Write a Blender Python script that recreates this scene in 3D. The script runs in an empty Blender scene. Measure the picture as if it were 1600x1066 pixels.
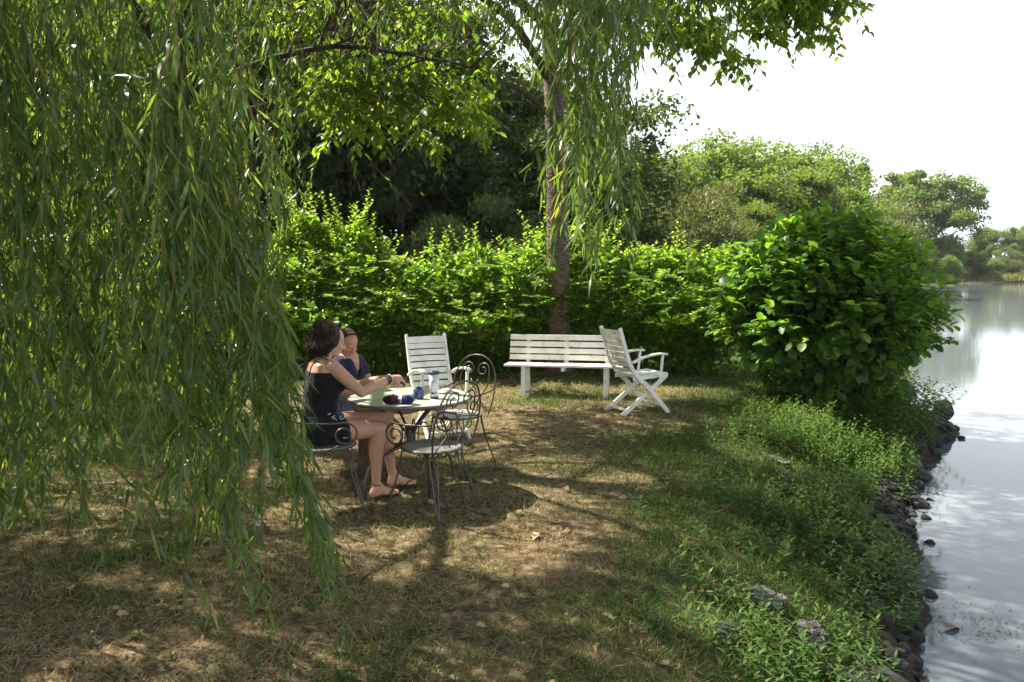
import bpy, math, random
import numpy as np
from mathutils import Vector, Matrix

rng = np.random.default_rng(7)
random.seed(7)
S = bpy.context.scene
COL = S.collection

# ------------------------------------------------------------------ camera
cam_d = bpy.data.cameras.new('camera')
cam = bpy.data.objects.new('camera', cam_d)
COL.objects.link(cam)
cam.location = (0, 0, 1.65)
cam.rotation_euler = (math.radians(90 - 5.38), 0, 0)
cam_d.lens = 27.0
cam_d.sensor_width = 36.0
cam_d.clip_start = 0.05
cam_d.clip_end = 6000
S.camera = cam

# ------------------------------------------------------------------ light
SUN_EL = math.radians(52)
SUN_AZ = math.radians(-64)            # clockwise from +Y: sun to the left and a little ahead
sun_vec = Vector((math.sin(SUN_AZ) * math.cos(SUN_EL), math.cos(SUN_AZ) * math.cos(SUN_EL), math.sin(SUN_EL)))
sun_d = bpy.data.lights.new('sun', 'SUN')
sun_d.energy = 5.0
sun_d.angle = math.radians(0.53)
sun_d.color = (1.0, 0.93, 0.80)
sun = bpy.data.objects.new('sun', sun_d)
COL.objects.link(sun)
sun.rotation_euler = sun_vec.to_track_quat('Z', 'Y').to_euler()
sun.location = (-20, 25, 40)

world = bpy.data.worlds.new('World')
S.world = world
world.use_nodes = True
wt = world.node_tree
wt.nodes.clear()
w_out = wt.nodes.new('ShaderNodeOutputWorld')
w_bg = wt.nodes.new('ShaderNodeBackground')
w_bg.inputs['Strength'].default_value = 0.05
sky = wt.nodes.new('ShaderNodeTexSky')
sky.sky_type = 'NISHITA'
sky.sun_disc = False
sky.sun_elevation = SUN_EL
sky.sun_rotation = SUN_AZ
sky.air_density = 1.0
sky.dust_density = 2.5
sky.ozone_density = 1.2
w_tc = wt.nodes.new('ShaderNodeTexCoord')
w_sep = wt.nodes.new('ShaderNodeSeparateXYZ')
wt.links.new(w_tc.outputs['Generated'], w_sep.inputs[0])
# hazy white veil that thins upwards, broken cloud above it
w_map = wt.nodes.new('ShaderNodeMapping')
w_map.inputs['Scale'].default_value = (1.0, 1.0, 3.2)
wt.links.new(w_tc.outputs['Generated'], w_map.inputs[0])
w_noise = wt.nodes.new('ShaderNodeTexNoise')
w_noise.inputs['Scale'].default_value = 2.3
w_noise.inputs['Detail'].default_value = 6
w_noise.inputs['Roughness'].default_value = 0.55
w_noise.inputs['Distortion'].default_value = 0.3
wt.links.new(w_map.outputs[0], w_noise.inputs['Vector'])
w_cr = wt.nodes.new('ShaderNodeMapRange')
w_cr.interpolation_type = 'SMOOTHSTEP'
for k, v in ((1, 0.46), (2, 0.68), (3, 0.0), (4, 0.7)):
    w_cr.inputs[k].default_value = v
wt.links.new(w_noise.outputs['Fac'], w_cr.inputs[0])
w_veil = wt.nodes.new('ShaderNodeMapRange')
w_veil.interpolation_type = 'SMOOTHSTEP'
for k, v in ((1, 0.34), (2, 0.52), (3, 1.0), (4, 0.0)):
    w_veil.inputs[k].default_value = v
wt.links.new(w_sep.outputs['Z'], w_veil.inputs[0])
w_max = wt.nodes.new('ShaderNodeMath')
w_max.operation = 'MAXIMUM'
wt.links.new(w_cr.outputs[0], w_max.inputs[0])
wt.links.new(w_veil.outputs[0], w_max.inputs[1])
w_mix = wt.nodes.new('ShaderNodeMix')
w_mix.data_type = 'RGBA'
w_mix.inputs['B'].default_value = (11.0, 11.7, 12.6, 1)
wt.links.new(w_max.outputs[0], w_mix.inputs['Factor'])
wt.links.new(sky.outputs[0], w_mix.inputs['A'])
wt.links.new(w_mix.outputs['Result'], w_bg.inputs['Color'])
wt.links.new(w_bg.outputs[0], w_out.inputs[0])

S.view_settings.view_transform = 'Standard'
S.view_settings.look = 'None'
S.view_settings.exposure = 1.7
S.view_settings.gamma = 1.0
S.view_settings.use_curve_mapping = False
S.cycles.max_bounces = 6
S.cycles.diffuse_bounces = 3
S.cycles.glossy_bounces = 3
S.cycles.transmission_bounces = 4
S.cycles.use_denoising = True

# ------------------------------------------------------------------ helpers
def nrm(v):
    v = np.asarray(v, float)
    return v / np.maximum(np.linalg.norm(v, axis=-1, keepdims=True), 1e-9)

def tag(o, label=None, cat=None, group=None, kind=None):
    if label: o['label'] = label
    if cat: o['category'] = cat
    if group: o['group'] = group
    if kind: o['kind'] = kind
    return o

def empty(name, loc=(0, 0, 0), rz=0.0):
    o = bpy.data.objects.new(name, None)
    o.empty_display_size = 0.2
    COL.objects.link(o)
    o.location = loc
    o.rotation_euler = (0, 0, rz)
    return o

def link(name, me, parent=None, loc=None, rz=None):
    o = bpy.data.objects.new(name, me)
    COL.objects.link(o)
    if parent is not None: o.parent = parent
    if loc is not None: o.location = loc
    if rz is not None: o.rotation_euler = (0, 0, rz)
    return o

def mesh_tris(name, V, F, mat, attrs=None, smooth=False):
    """V (n,3), F (m,3) -> mesh"""
    me = bpy.data.meshes.new(name)
    V = np.ascontiguousarray(V, np.float32); F = np.ascontiguousarray(F, np.int32)
    k = F.shape[1]
    me.vertices.add(len(V)); me.vertices.foreach_set('co', V.ravel())
    me.loops.add(F.size); me.loops.foreach_set('vertex_index', F.ravel())
    me.polygons.add(len(F))
    me.polygons.foreach_set('loop_start', np.arange(len(F), dtype=np.int32) * k)
    me.polygons.foreach_set('loop_total', np.full(len(F), k, np.int32))
    if smooth: me.polygons.foreach_set('use_smooth', np.ones(len(F), bool))
    for nm, (dom, arr) in (attrs or {}).items():
        a = me.attributes.new(nm, 'FLOAT', dom)
        a.data.foreach_set('value', np.ascontiguousarray(arr, np.float32))
    me.update(calc_edges=True)
    if mat: me.materials.append(mat)
    return me

class Leafy:
    """collects leaves / blades / thin twigs into one triangle mesh with a per-face 'rnd' and 'tone'"""
    def __init__(s, gap=None): s.V = []; s.F = []; s.R = []; s.T = []; s.n = 0; s.gap = gap; s.Q = []
    def add(s, V, F, R, T=None):
        s.V.append(V); s.F.append(F + s.n); s.R.append(R)
        s.T.append(T if T is not None else np.full(len(F), .5)); s.n += len(V)
    def leaves(s, P, D, N, L, W, tpl, tone=None, rnd=None, curl=0.0):
        n = len(P)
        if n == 0: return
        D = nrm(D); N = np.asarray(N, float)
        B = nrm(np.cross(N, D)); N = np.cross(D, B)
        L = np.broadcast_to(np.asarray(L, float), (n,)); W = np.broadcast_to(np.asarray(W, float), (n,))
        tv, tf = tpl
        c = np.broadcast_to(np.asarray(curl, float), (n,))
        a = tv[None, :, 0] * L[:, None]; b = tv[None, :, 1] * W[:, None]
        up = tv[None, :, 2] * W[:, None] - c[:, None] * L[:, None] * tv[None, :, 0] ** 2
        V = P[:, None, :] + a[..., None] * D[:, None, :] + b[..., None] * B[:, None, :] + up[..., None] * N[:, None, :]
        k = len(tv)
        F = tf[None] + (np.arange(n) * k)[:, None, None]
        r = rng.random(n) if rnd is None else rnd
        t = np.full(n, .5) if tone is None else np.broadcast_to(tone, (n,))
        if s.gap is not None: s.Q.append(np.repeat(P + np.asarray(s.gap), len(tf), axis=0))
        s.add(V.reshape(-1, 3), F.reshape(-1, 3), np.repeat(r, len(tf)), np.repeat(t, len(tf)))
    def mesh(s, name, mat, smooth=False):
        if s.gap is not None:
            k = ~in_gap(np.concatenate(s.Q)) | (np.concatenate(s.R) < .05); s.F = [np.concatenate(s.F)[k]]; s.R = [np.concatenate(s.R)[k]]; s.T = [np.concatenate(s.T)[k]]
        return mesh_tris(name, np.concatenate(s.V), np.concatenate(s.F), mat,
                         {'rnd': ('FACE', np.concatenate(s.R)), 'tone': ('FACE', np.concatenate(s.T))}, smooth)

# openings in the canopy: where the photo shows sun coming through (x, y, z of the place it reaches, radius)
GAPS = [(-1.0, 9.2, 3.4, 1.3), (-2.5, 8.3, 2.4, 1.0), (-2.3, 3.3, 1.1, .45), (-3.6, 4.6, 1.3, .7), (-1.3, 3.2, .9, .3), (-2.9, 3.4, 1.9, .35), (.35, 3.45, 1.9, .45), (-4.6, 6.2, 1.5, .8), (-.58, 5.92, .72, .80), (-.34, 6.3, .45, .30), (-.28, 8.3, 0, .55), (.47, 9.4, 0, .75), (1.3, 9.9, .3, .6), (1.35, 8.0, 0, .55), (.37, 6.25, 0, .50), (.95, 5.9, 0, .35),
        (-.6, 4.1, 0, .2), (.0, 4.1, 0, .2), (3.3, 7.7, -.1, .8), (2.4, 6.8, -.1, .4), (1.5, 3.7, -.2, .55), (2.9, 11.4, 0, .6), (-.95, 7.0, 0, .4),
        (-1.5, 12.2, 2.0, 1.3), (.3, 12.2, 2.0, 1.0), (2.4, 12.2, 2.0, 1.2), (-3.6, 12.2, 2.0, 1.0), (3.2, 9.6, 1.8, .7)]
_r = np.random.default_rng(5)
for _ in range(15):
    _D = _r.uniform(3.0, 8.5); GAPS.append((_r.uniform(-.8, -.34) * _D, _D, _r.uniform(.8, 3.0), _r.uniform(.2, .5)))
def in_gap(P):
    """True for points that stand between the sun and one of the openings"""
    s = np.array(sun_vec); hit = np.zeros(len(P), bool)
    for x, y, z, r in GAPS:
        t = (P[:, 2] - z) / s[2]; dx = P[:, 0] - s[0] * t - x; dy = P[:, 1] - s[1] * t - y
        wob = r * (.75 + .5 * vnoise(P[:, 0] + z, P[:, 1], .5, 61)); hit |= (dx * dx + dy * dy < wob * wob) & (P[:, 2] > z + .5)
    return hit

# leaf templates: (along, side, up) in units of length / width
T_LANCE = (np.array([(0, 0, 0), (.3, .5, .08), (.3, -.5, .08), (.65, .38, .05), (.65, -.38, .05), (1, 0, 0)], float),
           np.array([(0, 2, 1), (1, 2, 4), (1, 4, 3), (3, 4, 5)]))
T_LANCE2 = (np.array([(0, 0, 0), (.4, .5, 0), (.4, -.5, 0), (1, 0, 0)], float), np.array([(0, 2, 1), (1, 2, 3)]))
T_OVATE = (np.array([(0, 0, 0), (.35, 0, 0), (.72, 0, 0), (1, 0, -.05), (.3, .5, .16), (.3, -.5, .16), (.68, .42, .14), (.68, -.42, .14)], float),
           np.array([(0, 1, 4), (1, 2, 6), (1, 6, 4), (2, 3, 6), (0, 5, 1), (1, 7, 2), (1, 5, 7), (2, 7, 3)]))
T_OVAL4 = (np.array([(0, 0, 0), (.45, .5, .12), (.45, -.5, .12), (1, 0, 0)], float), np.array([(0, 3, 1), (0, 2, 3)]))
T_OVAL6 = (np.array([(0, 0, 0), (.3, .5, .14), (.3, -.5, .14), (.68, .42, .12), (.68, -.42, .12), (1, 0, -.04)], float),
           np.array([(0, 2, 1), (1, 2, 4), (1, 4, 3), (3, 4, 5)]))
T_ROUND = (np.array([(0, 0, 0), (.5, 0, 0), (1, 0, -.04), (.2, .4, .12), (.2, -.4, .12), (.62, .52, .14), (.62, -.52, .14), (.9, .28, .03), (.9, -.28, .03)], float),
           np.array([(0, 1, 3), (1, 5, 3), (1, 7, 5), (1, 2, 7), (0, 4, 1), (1, 4, 6), (1, 6, 8), (1, 8, 2)]))
T_BLADE = (np.array([(0, .5, 0), (0, -.5, 0), (.55, .35, 0), (.55, -.35, 0), (1, 0, 0)], float),
           np.array([(0, 1, 3), (0, 3, 2), (2, 3, 4)]))
T_TRI = (np.array([(0, .5, 0), (0, -.5, 0), (1, 0, 0)], float), np.array([(0, 1, 2)]))

def rand_dirs(n):
    v = rng.normal(size=(n, 3)); return nrm(v)

# value noise on numpy arrays
_tab = rng.random((64, 64))
def vnoise(x, y, sc, seed=0):
    x = np.asarray(x) / sc + seed * 17.3; y = np.asarray(y) / sc + seed * 9.7
    xi = np.floor(x).astype(int); yi = np.floor(y).astype(int); fx = x - xi; fy = y - yi
    fx = fx * fx * (3 - 2 * fx); fy = fy * fy * (3 - 2 * fy)
    g = lambda a, b: _tab[a % 64, b % 64]
    return (g(xi, yi) * (1 - fx) + g(xi + 1, yi) * fx) * (1 - fy) + (g(xi, yi + 1) * (1 - fx) + g(xi + 1, yi + 1) * fx) * fy

def sstep(a, b, x):
    t = np.clip((np.asarray(x, float) - a) / (b - a), 0, 1); return t * t * (3 - 2 * t)

# solid-part collector
class MB:
    def __init__(s): s.v = []; s.f = []
    def box(s, c, size, R=None):
        i = len(s.v); R = R or Matrix.Identity(3); c = Vector(c)
        for dz in (-.5, .5):
            for dx, dy in ((-.5, -.5), (.5, -.5), (.5, .5), (-.5, .5)):
                s.v.append(c + R @ Vector((dx * size[0], dy * size[1], dz * size[2])))
        s.f += [(i, i + 3, i + 2, i + 1), (i + 4, i + 5, i + 6, i + 7)] + [(i + a, i + b, i + b + 4, i + a + 4) for a, b in ((0, 1), (1, 2), (2, 3), (3, 0))]
        return s
    def bar(s, a, b, w, h, up=(0, 0, 1), ext=0):
        """rectangular bar from a to b; w across, h along up"""
        a = Vector(a); b = Vector(b); d = (b - a); L = d.length; d.normalize()
        sd = Vector(up).cross(d)
        if sd.length < 1e-4: sd = Vector((1, 0, 0)).cross(d)
        sd.normalize(); u = d.cross(sd)
        R = Matrix((d, sd, u)).transposed()
        return s.box((a + b) / 2, (L + 2 * ext, w, h), R)
    def tube(s, pts, r, n=8, closed=False, flat=1.0):
        pts = [Vector(p) for p in pts]; m = len(pts)
        rs = r if hasattr(r, '__len__') else [r] * m
        tang = []
        for k in range(m):
            a = pts[(k - 1) % m] if (closed or k > 0) else pts[k]
            b = pts[(k + 1) % m] if (closed or k < m - 1) else pts[k]
            t = (b - a); tang.append(t.normalized() if t.length > 1e-9 else Vector((0, 0, 1)))
        u = tang[0].orthogonal().normalized(); base = len(s.v)
        for k in range(m):
            t = tang[k]; u = (u - t * u.dot(t))
            u = u.normalized() if u.length > 1e-6 else t.orthogonal().normalized()
            w = t.cross(u)
            for j in range(n):
                a = 2 * math.pi * j / n
                s.v.append(pts[k] + (u * math.cos(a) + w * math.sin(a) * flat) * rs[k])
        for k in range(m - 1 + (1 if closed else 0)):
            k2 = (k + 1) % m
            for j in range(n):
                j2 = (j + 1) % n
                s.f.append((base + k * n + j, base + k * n + j2, base + k2 * n + j2, base + k2 * n + j))
        if not closed:
            s.f.append(tuple(base + j for j in range(n))[::-1]); s.f.append(tuple(base + (m - 1) * n + j for j in range(n)))
        return s
    def lathe(s, prof, c=(0, 0, 0), n=24, caps=True):
        base = len(s.v); c = Vector(c)
        for r, z in prof:
            for j in range(n):
                a = 2 * math.pi * j / n; s.v.append(c + Vector((r * math.cos(a), r * math.sin(a), z)))
        for k in range(len(prof) - 1):
            for j in range(n):
                j2 = (j + 1) % n
                s.f.append((base + k * n + j, base + k * n + j2, base + (k + 1) * n + j2, base + (k + 1) * n + j))
        if caps: s.f.append(tuple(base + j for j in range(n))[::-1]); s.f.append(tuple(base + (len(prof) - 1) * n + j for j in range(n)))
        return s
    def ell(s, c, r, R=None, nu=16, nv=10):
        base = len(s.v); c = Vector(c); R = R or Matrix.Identity(3)
        for k in range(nv + 1):
            ph = math.pi * (k + .02) / (nv + .04)
            for j in range(nu):
                a = 2 * math.pi * j / nu
                s.v.append(c + R @ Vector((r[0] * math.sin(ph) * math.cos(a), r[1] * math.sin(ph) * math.sin(a), r[2] * math.cos(ph))))
        for k in range(nv):
            for j in range(nu):
                j2 = (j + 1) % nu
                s.f.append((base + k * nu + j, base + (k + 1) * nu + j, base + (k + 1) * nu + j2, base + k * nu + j2))
        s.f.append(tuple(base + j for j in range(nu))); s.f.append(tuple(base + nv * nu + j for j in range(nu))[::-1])
        return s
    def me(s, name, mat, smooth=False):
        m = bpy.data.meshes.new(name); m.from_pydata([tuple(v) for v in s.v], [], s.f)
        if smooth: m.polygons.foreach_set('use_smooth', [True] * len(m.polygons))
        m.materials.append(mat); m.update(); return m
    def build(s, name, mat, parent=None, smooth=False, bevel=0):
        o = link(name, s.me(name, mat, smooth), parent)
        if bevel:
            b = o.modifiers.new('bevel', 'BEVEL'); b.width = bevel; b.segments = 2; b.limit_method = 'ANGLE'
        return o

def spline(pts, n=6):
    """Catmull-Rom through pts (list of 3-tuples, optional extra radius comps)"""
    P = np.array(pts, float); Q = np.vstack([2 * P[0] - P[1], P, 2 * P[-1] - P[-2]]); out = []
    for i in range(1, len(Q) - 2):
        for k in range(n):
            t = k / n; a, b, c, d = Q[i - 1], Q[i], Q[i + 1], Q[i + 2]
            out.append(.5 * (2 * b + (c - a) * t + (2 * a - 5 * b + 4 * c - d) * t * t + (3 * b - a - 3 * c + d) * t ** 3))
    out.append(P[-1]); return np.array(out)

# ------------------------------------------------------------------ materials
def mat_new(name):
    m = bpy.data.materials.new(name); m.use_nodes = True
    nt = m.node_tree; p = nt.nodes['Principled BSDF']
    return m, nt, p

def N(nt, t, **kw):
    n = nt.nodes.new(t)
    for k, v in kw.items(): setattr(n, k, v)
    return n

def ramp(nt, stops, fac=None):
    r = nt.nodes.new('ShaderNodeValToRGB'); e = r.color_ramp.elements
    e[0].position, e[0].color = stops[0][0], (*stops[0][1], 1)
    e[1].position, e[1].color = stops[-1][0], (*stops[-1][1], 1)
    for p, c in stops[1:-1]:
        x = e.new(p); x.color = (*c, 1)
    if fac is not None: nt.links.new(fac, r.inputs[0])
    return r

def noise(nt, scale, detail=4, rough=.55, coord='Object', dist=0, stretch=None):
    tc = nt.nodes.new('ShaderNodeTexCoord'); n = nt.nodes.new('ShaderNodeTexNoise')
    n.inputs['Scale'].default_value = scale; n.inputs['Detail'].default_value = detail
    n.inputs['Roughness'].default_value = rough; n.inputs['Distortion'].default_value = dist
    if stretch:
        mp = nt.nodes.new('ShaderNodeMapping'); mp.inputs['Scale'].default_value = stretch
        nt.links.new(tc.outputs[coord], mp.inputs[0]); nt.links.new(mp.outputs[0], n.inputs['Vector'])
    else: nt.links.new(tc.outputs[coord], n.inputs['Vector'])
    return n

def bump(nt, p, fac, strength, dist=.01):
    b = nt.nodes.new('ShaderNodeBump'); b.inputs['Strength'].default_value = strength; b.inputs['Distance'].default_value = dist
    nt.links.new(fac, b.inputs['Height']); nt.links.new(b.outputs[0], p.inputs['Normal']); return b

def leaf_mat(name, stops, trans=1.6, tmix=.45, rough=.5, spec=.4, yellow=(1.25, 1.15, .35), objvar=.0):
    """stops: colours along the per-leaf 'rnd' value"""
    m, nt, p = mat_new(name); L = nt.links.new
    a = N(nt, 'ShaderNodeAttribute', attribute_name='rnd')
    r = ramp(nt, stops, a.outputs['Fac'])
    col = r.outputs[0]
    if objvar:
        oi = N(nt, 'ShaderNodeObjectInfo'); hs = N(nt, 'ShaderNodeHueSaturation')
        mr = N(nt, 'ShaderNodeMapRange'); mr.inputs[3].default_value = 1 - objvar; mr.inputs[4].default_value = 1 + objvar
        L(oi.outputs['Random'], mr.inputs[0]); L(mr.outputs[0], hs.inputs['Value'])
        mr2 = N(nt, 'ShaderNodeMapRange'); mr2.inputs[3].default_value = .485; mr2.inputs[4].default_value = .515
        L(oi.outputs['Random'], mr2.inputs[0]); L(mr2.outputs[0], hs.inputs['Hue'])
        L(col, hs.inputs['Color']); col = hs.outputs[0]
    L(col, p.inputs['Base Color']); p.inputs['Roughness'].default_value = rough
    p.inputs['Specular IOR Level'].default_value = spec
    tr = N(nt, 'ShaderNodeBsdfTranslucent'); mu = N(nt, 'ShaderNodeMix', data_type='RGBA', blend_type='MULTIPLY')
    mu.inputs['Factor'].default_value = 1; mu.inputs['B'].default_value = (yellow[0] * trans, yellow[1] * trans, yellow[2] * trans, 1)
    L(col, mu.inputs['A']); L(mu.outputs['Result'], tr.inputs['Color'])
    mx = N(nt, 'ShaderNodeMixShader'); mx.inputs[0].default_value = tmix
    L(p.outputs[0], mx.inputs[1]); L(tr.outputs[0], mx.inputs[2]); L(mx.outputs[0], nt.nodes['Material Output'].inputs[0])
    return m

M = {}
M['willow'] = leaf_mat('willow_leaf', [(0, (.036, .070, .024)), (.5, (.061, .108, .034)), (.975, (.10, .15, .042)), (1, (.22, .17, .05))], trans=2.9, tmix=.45, rough=.36, spec=.5)
M['cherry'] = leaf_mat('cherry_leaf', [(0, (.042, .080, .014)), (.6, (.078, .13, .024)), (1, (.13, .175, .035))], trans=3.3, tmix=.52, rough=.45)
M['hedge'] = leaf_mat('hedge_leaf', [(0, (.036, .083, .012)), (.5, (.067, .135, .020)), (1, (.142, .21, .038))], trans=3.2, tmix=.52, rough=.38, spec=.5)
M['bushleaf'] = leaf_mat('bush_leaf', [(0, (.036, .088, .018)), (.6, (.06, .135, .026)), (1, (.12, .20, .04))], trans=2.8, tmix=.5, rough=.45, spec=.4)
M['weed'] = leaf_mat('weed_leaf', [(0, (.035, .09, .014)), (.6, (.06, .14, .022)), (1, (.12, .19, .035))], trans=1.8, tmix=.4, rough=.5)
M['far_dark'] = leaf_mat('dark_wood_leaf', [(0, (.040, .070, .020)), (1, (.085, .125, .034))], trans=1.6, tmix=.35, rough=.6, objvar=.25)
M['far_green'] = leaf_mat('broadleaf_leaf', [(0, (.055, .10, .024)), (1, (.125, .185, .05))], trans=2.2, tmix=.45, rough=.6, objvar=.2)
M['far_olive'] = leaf_mat('olive_willow_leaf', [(0, (.085, .115, .04)), (1, (.17, .20, .08))], trans=1.2, tmix=.35, rough=.6, objvar=.1)
M['far_blue'] = leaf_mat('conifer_needle', [(0, (.02, .045, .022)), (1, (.045, .075, .04))], trans=1.0, tmix=.15, rough=.7)
M['reed'] = leaf_mat('bank_herb', [(0, (.10, .13, .04)), (1, (.24, .24, .09))], trans=1.3, tmix=.35, rough=.6)
M['straw'] = leaf_mat('dry_leaf', [(0, (.16, .09, .035)), (.5, (.30, .19, .08)), (1, (.42, .32, .17))], trans=1.0, tmix=.2, rough=.7, yellow=(1, .8, .5))
M['duck'] = leaf_mat('duckweed_leaf', [(0, (.10, .17, .04)), (1, (.22, .27, .09))], trans=1, tmix=.1)

def bark_mat(name, c1, c2, c3, scale=9, stretch=(1, 1, .3), bs=.7):
    m, nt, p = mat_new(name); L = nt.links.new
    n1 = noise(nt, scale, 6, .65, stretch=stretch); n2 = noise(nt, scale * .25, 3)
    r = ramp(nt, [(.33, c1), (.52, c2), (.72, c3)], n1.outputs['Fac'])
    mx = N(nt, 'ShaderNodeMix', data_type='RGBA', blend_type='MULTIPLY'); mx.inputs['Factor'].default_value = .7
    r2 = ramp(nt, [(.3, (.45, .45, .45)), (.7, (1.3, 1.25, 1.2))], n2.outputs['Fac'])
    L(r.outputs[0], mx.inputs['A']); L(r2.outputs[0], mx.inputs['B']); L(mx.outputs['Result'], p.inputs['Base Color'])
    p.inputs['Roughness'].default_value = .9; bump(nt, p, n1.outputs['Fac'], bs, .02); return m
M['bark'] = bark_mat('willow_bark', (.02, .016, .011), (.055, .042, .03), (.11, .09, .065))
M['cherry_bark'] = bark_mat('cherry_bark', (.045, .03, .022), (.13, .09, .065), (.30, .25, .20), scale=14, stretch=(.5, .5, 3.2))
M['twig'] = bark_mat('twig_bark', (.03, .022, .012), (.07, .05, .025), (.12, .09, .04), scale=20)
M['stem'] = bark_mat('yellow_stem', (.08, .07, .02), (.14, .12, .035), (.20, .17, .05), scale=20)
M['farbark'] = bark_mat('far_bark', (.04, .035, .028), (.07, .06, .045), (.12, .10, .08), scale=3)
M['log'] = bark_mat('timber_bark', (.04, .02, .012), (.12, .065, .035), (.22, .13, .07), scale=12, stretch=(1.4, 1.4, .5))

def paint_mat(name, col, rough=.45, dirt=.35, dcol=(.25, .22, .15), metal=0, scale=7):
    m, nt, p = mat_new(name); L = nt.links.new
    n1 = noise(nt, scale, 7, .7); n2 = noise(nt, scale * 8, 3)
    r = ramp(nt, [(.46, (0, 0, 0)), (.75, (dirt,) * 3)], n1.outputs['Fac'])
    mx = N(nt, 'ShaderNodeMix', data_type='RGBA'); mx.inputs['A'].default_value = (*col, 1); mx.inputs['B'].default_value = (*dcol, 1)
    L(r.outputs[0], mx.inputs['Factor']); L(mx.outputs['Result'], p.inputs['Base Color'])
    p.inputs['Roughness'].default_value = rough; p.inputs['Metallic'].default_value = metal
    bump(nt, p, n2.outputs['Fac'], .15, .002); return m
M['white'] = paint_mat('weathered_white_paint', (.80, .79, .73), .45, .7, (.40, .39, .29))
M['iron'] = paint_mat('dark_painted_iron', (.085, .078, .07), .4, .6, (.13, .08, .05), metal=.55, scale=30)
M['ironseat'] = paint_mat('grey_iron_seat', (.24, .235, .23), .42, .5, (.10, .085, .07), metal=.3, scale=14)
M['litseat'] = paint_mat('sunlit_iron_seat', (.50, .50, .49), .35, .4, (.25, .23, .2), metal=.2, scale=14)  # lighter copy of the seat grey, the sunlight on it put into the colour
M['tabletop'] = paint_mat('worn_table_top', (.50, .54, .44), .3, .5, (.22, .23, .18), scale=9)
M['tableedge'] = paint_mat('table_edge', (.13, .13, .115), .4, .4, (.1, .08, .06), metal=.3)

def plain(name, col, rough=.6, spec=.5, sss=0, vary=.12, scale=20, sheen=0):
    m, nt, p = mat_new(name); L = nt.links.new
    n1 = noise(nt, scale, 4)
    lo = tuple(c * (1 - vary) for c in col); hi = tuple(min(1, c * (1 + vary)) for c in col)
    r = ramp(nt, [(.3, lo), (.7, hi)], n1.outputs['Fac']); L(r.outputs[0], p.inputs['Base Color'])
    p.inputs['Roughness'].default_value = rough; p.inputs['Specular IOR Level'].default_value = spec
    if sss:
        p.inputs['Subsurface Weight'].default_value = sss; p.inputs['Subsurface Radius'].default_value = (.012, .005, .003); p.inputs['Subsurface Scale'].default_value = 1
    if sheen: p.inputs['Sheen Weight'].default_value = sheen; n9 = noise(nt, 16, 3, .5, dist=1.2, stretch=(1, 1, .45)); bump(nt, p, n9.outputs['Fac'], .8, .018); return m
    bump(nt, p, n1.outputs['Fac'], .1, .003); return m
M['skin1'] = plain('skin_fair', (.52, .29, .19), .5, .4, sss=.15, vary=.08, scale=14)
M['skin2'] = plain('skin_tan', (.44, .22, .135), .5, .4, sss=.15, vary=.1, scale=14)
M['lips'] = plain('lips', (.36, .10, .08), .45)
M['hair1'] = plain('dark_curly_hair', (.034, .019, .013), .6, .25, vary=.5, scale=40)
M['hair2'] = plain('brown_hair', (.045, .022, .013), .55, .3, vary=.4, scale=60)
M['black'] = plain('black_cotton', (.010, .010, .013), .85, .2, vary=.4, scale=30, sheen=.1)
M['navy'] = plain('navy_cotton', (.016, .019, .055), .85, .2, vary=.3, scale=30, sheen=.1)
M['denim'] = plain('light_denim', (.16, .20, .28), .9, .2, vary=.35, scale=60)
M['rubber'] = plain('black_rubber', (.012, .012, .012), .45)
M['steelpale'] = plain('pale_enamel', (.62, .64, .66), .25)
M['silver'] = plain('silver', (.6, .6, .6), .25)
M['inkblue'] = plain('ink_dark_blue', (.03, .035, .06), .4)
M['blueglaze'] = plain('blue_glaze', (.05, .075, .16), .2, vary=.6, scale=35)
M['paper'] = plain('white_paper', (.75, .75, .74), .7)

def yarn_mat(name, stops):
    m, nt, p = mat_new(name); L = nt.links.new
    tc = N(nt, 'ShaderNodeTexCoord'); w = N(nt, 'ShaderNodeTexWave'); w.inputs['Scale'].default_value = 90; w.inputs['Distortion'].default_value = 6
    w.inputs['Detail'].default_value = 2; L(tc.outputs['Object'], w.inputs['Vector'])
    sp = N(nt, 'ShaderNodeSeparateXYZ'); L(tc.outputs['Generated'], sp.inputs[0])
    r = ramp(nt, stops, sp.outputs['X']); r.color_ramp.interpolation = 'LINEAR'
    mu = N(nt, 'ShaderNodeMix', data_type='RGBA', blend_type='MULTIPLY'); mu.inputs['Factor'].default_value = .6
    L(r.outputs[0], mu.inputs['A']); L(w.outputs['Color'], mu.inputs['B']); L(mu.outputs['Result'], p.inputs['Base Color'])
    p.inputs['Roughness'].default_value = .95; bump(nt, p, w.outputs['Fac'], .8, .004); return m
M['yarn_multi'] = yarn_mat('multicolour_yarn', [(0, (.02, .02, .025)), (.42, (.02, .02, .03)), (.5, (.30, .02, .10)), (.68, (.28, .02, .12)), (.76, (.02, .05, .035)), (1, (.02, .045, .035))])
M['yarn_blue'] = yarn_mat('blue_yarn', [(0, (.02, .035, .22)), (1, (.03, .05, .30))])

def rock_mat(name, c1, c2, c3):
    m, nt, p = mat_new(name); L = nt.links.new
    n1 = noise(nt, 2.4, 9, .75, dist=.6); n2 = noise(nt, 6, 8, .8)
    r = ramp(nt, [(.40, c1), (.5, c2), (.62, c3)], n1.outputs['Fac']); L(r.outputs[0], p.inputs['Base Color'])
    p.inputs['Roughness'].default_value = .85; bump(nt, p, n2.outputs['Fac'], 1.0, .03); return m
M['rock'] = rock_mat('dark_wet_rock', (.014, .013, .012), (.032, .029, .026), (.075, .07, .065))
M['limestone'] = rock_mat('grey_limestone', (.045, .042, .037), (.15, .145, .13), (.36, .35, .33))

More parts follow.
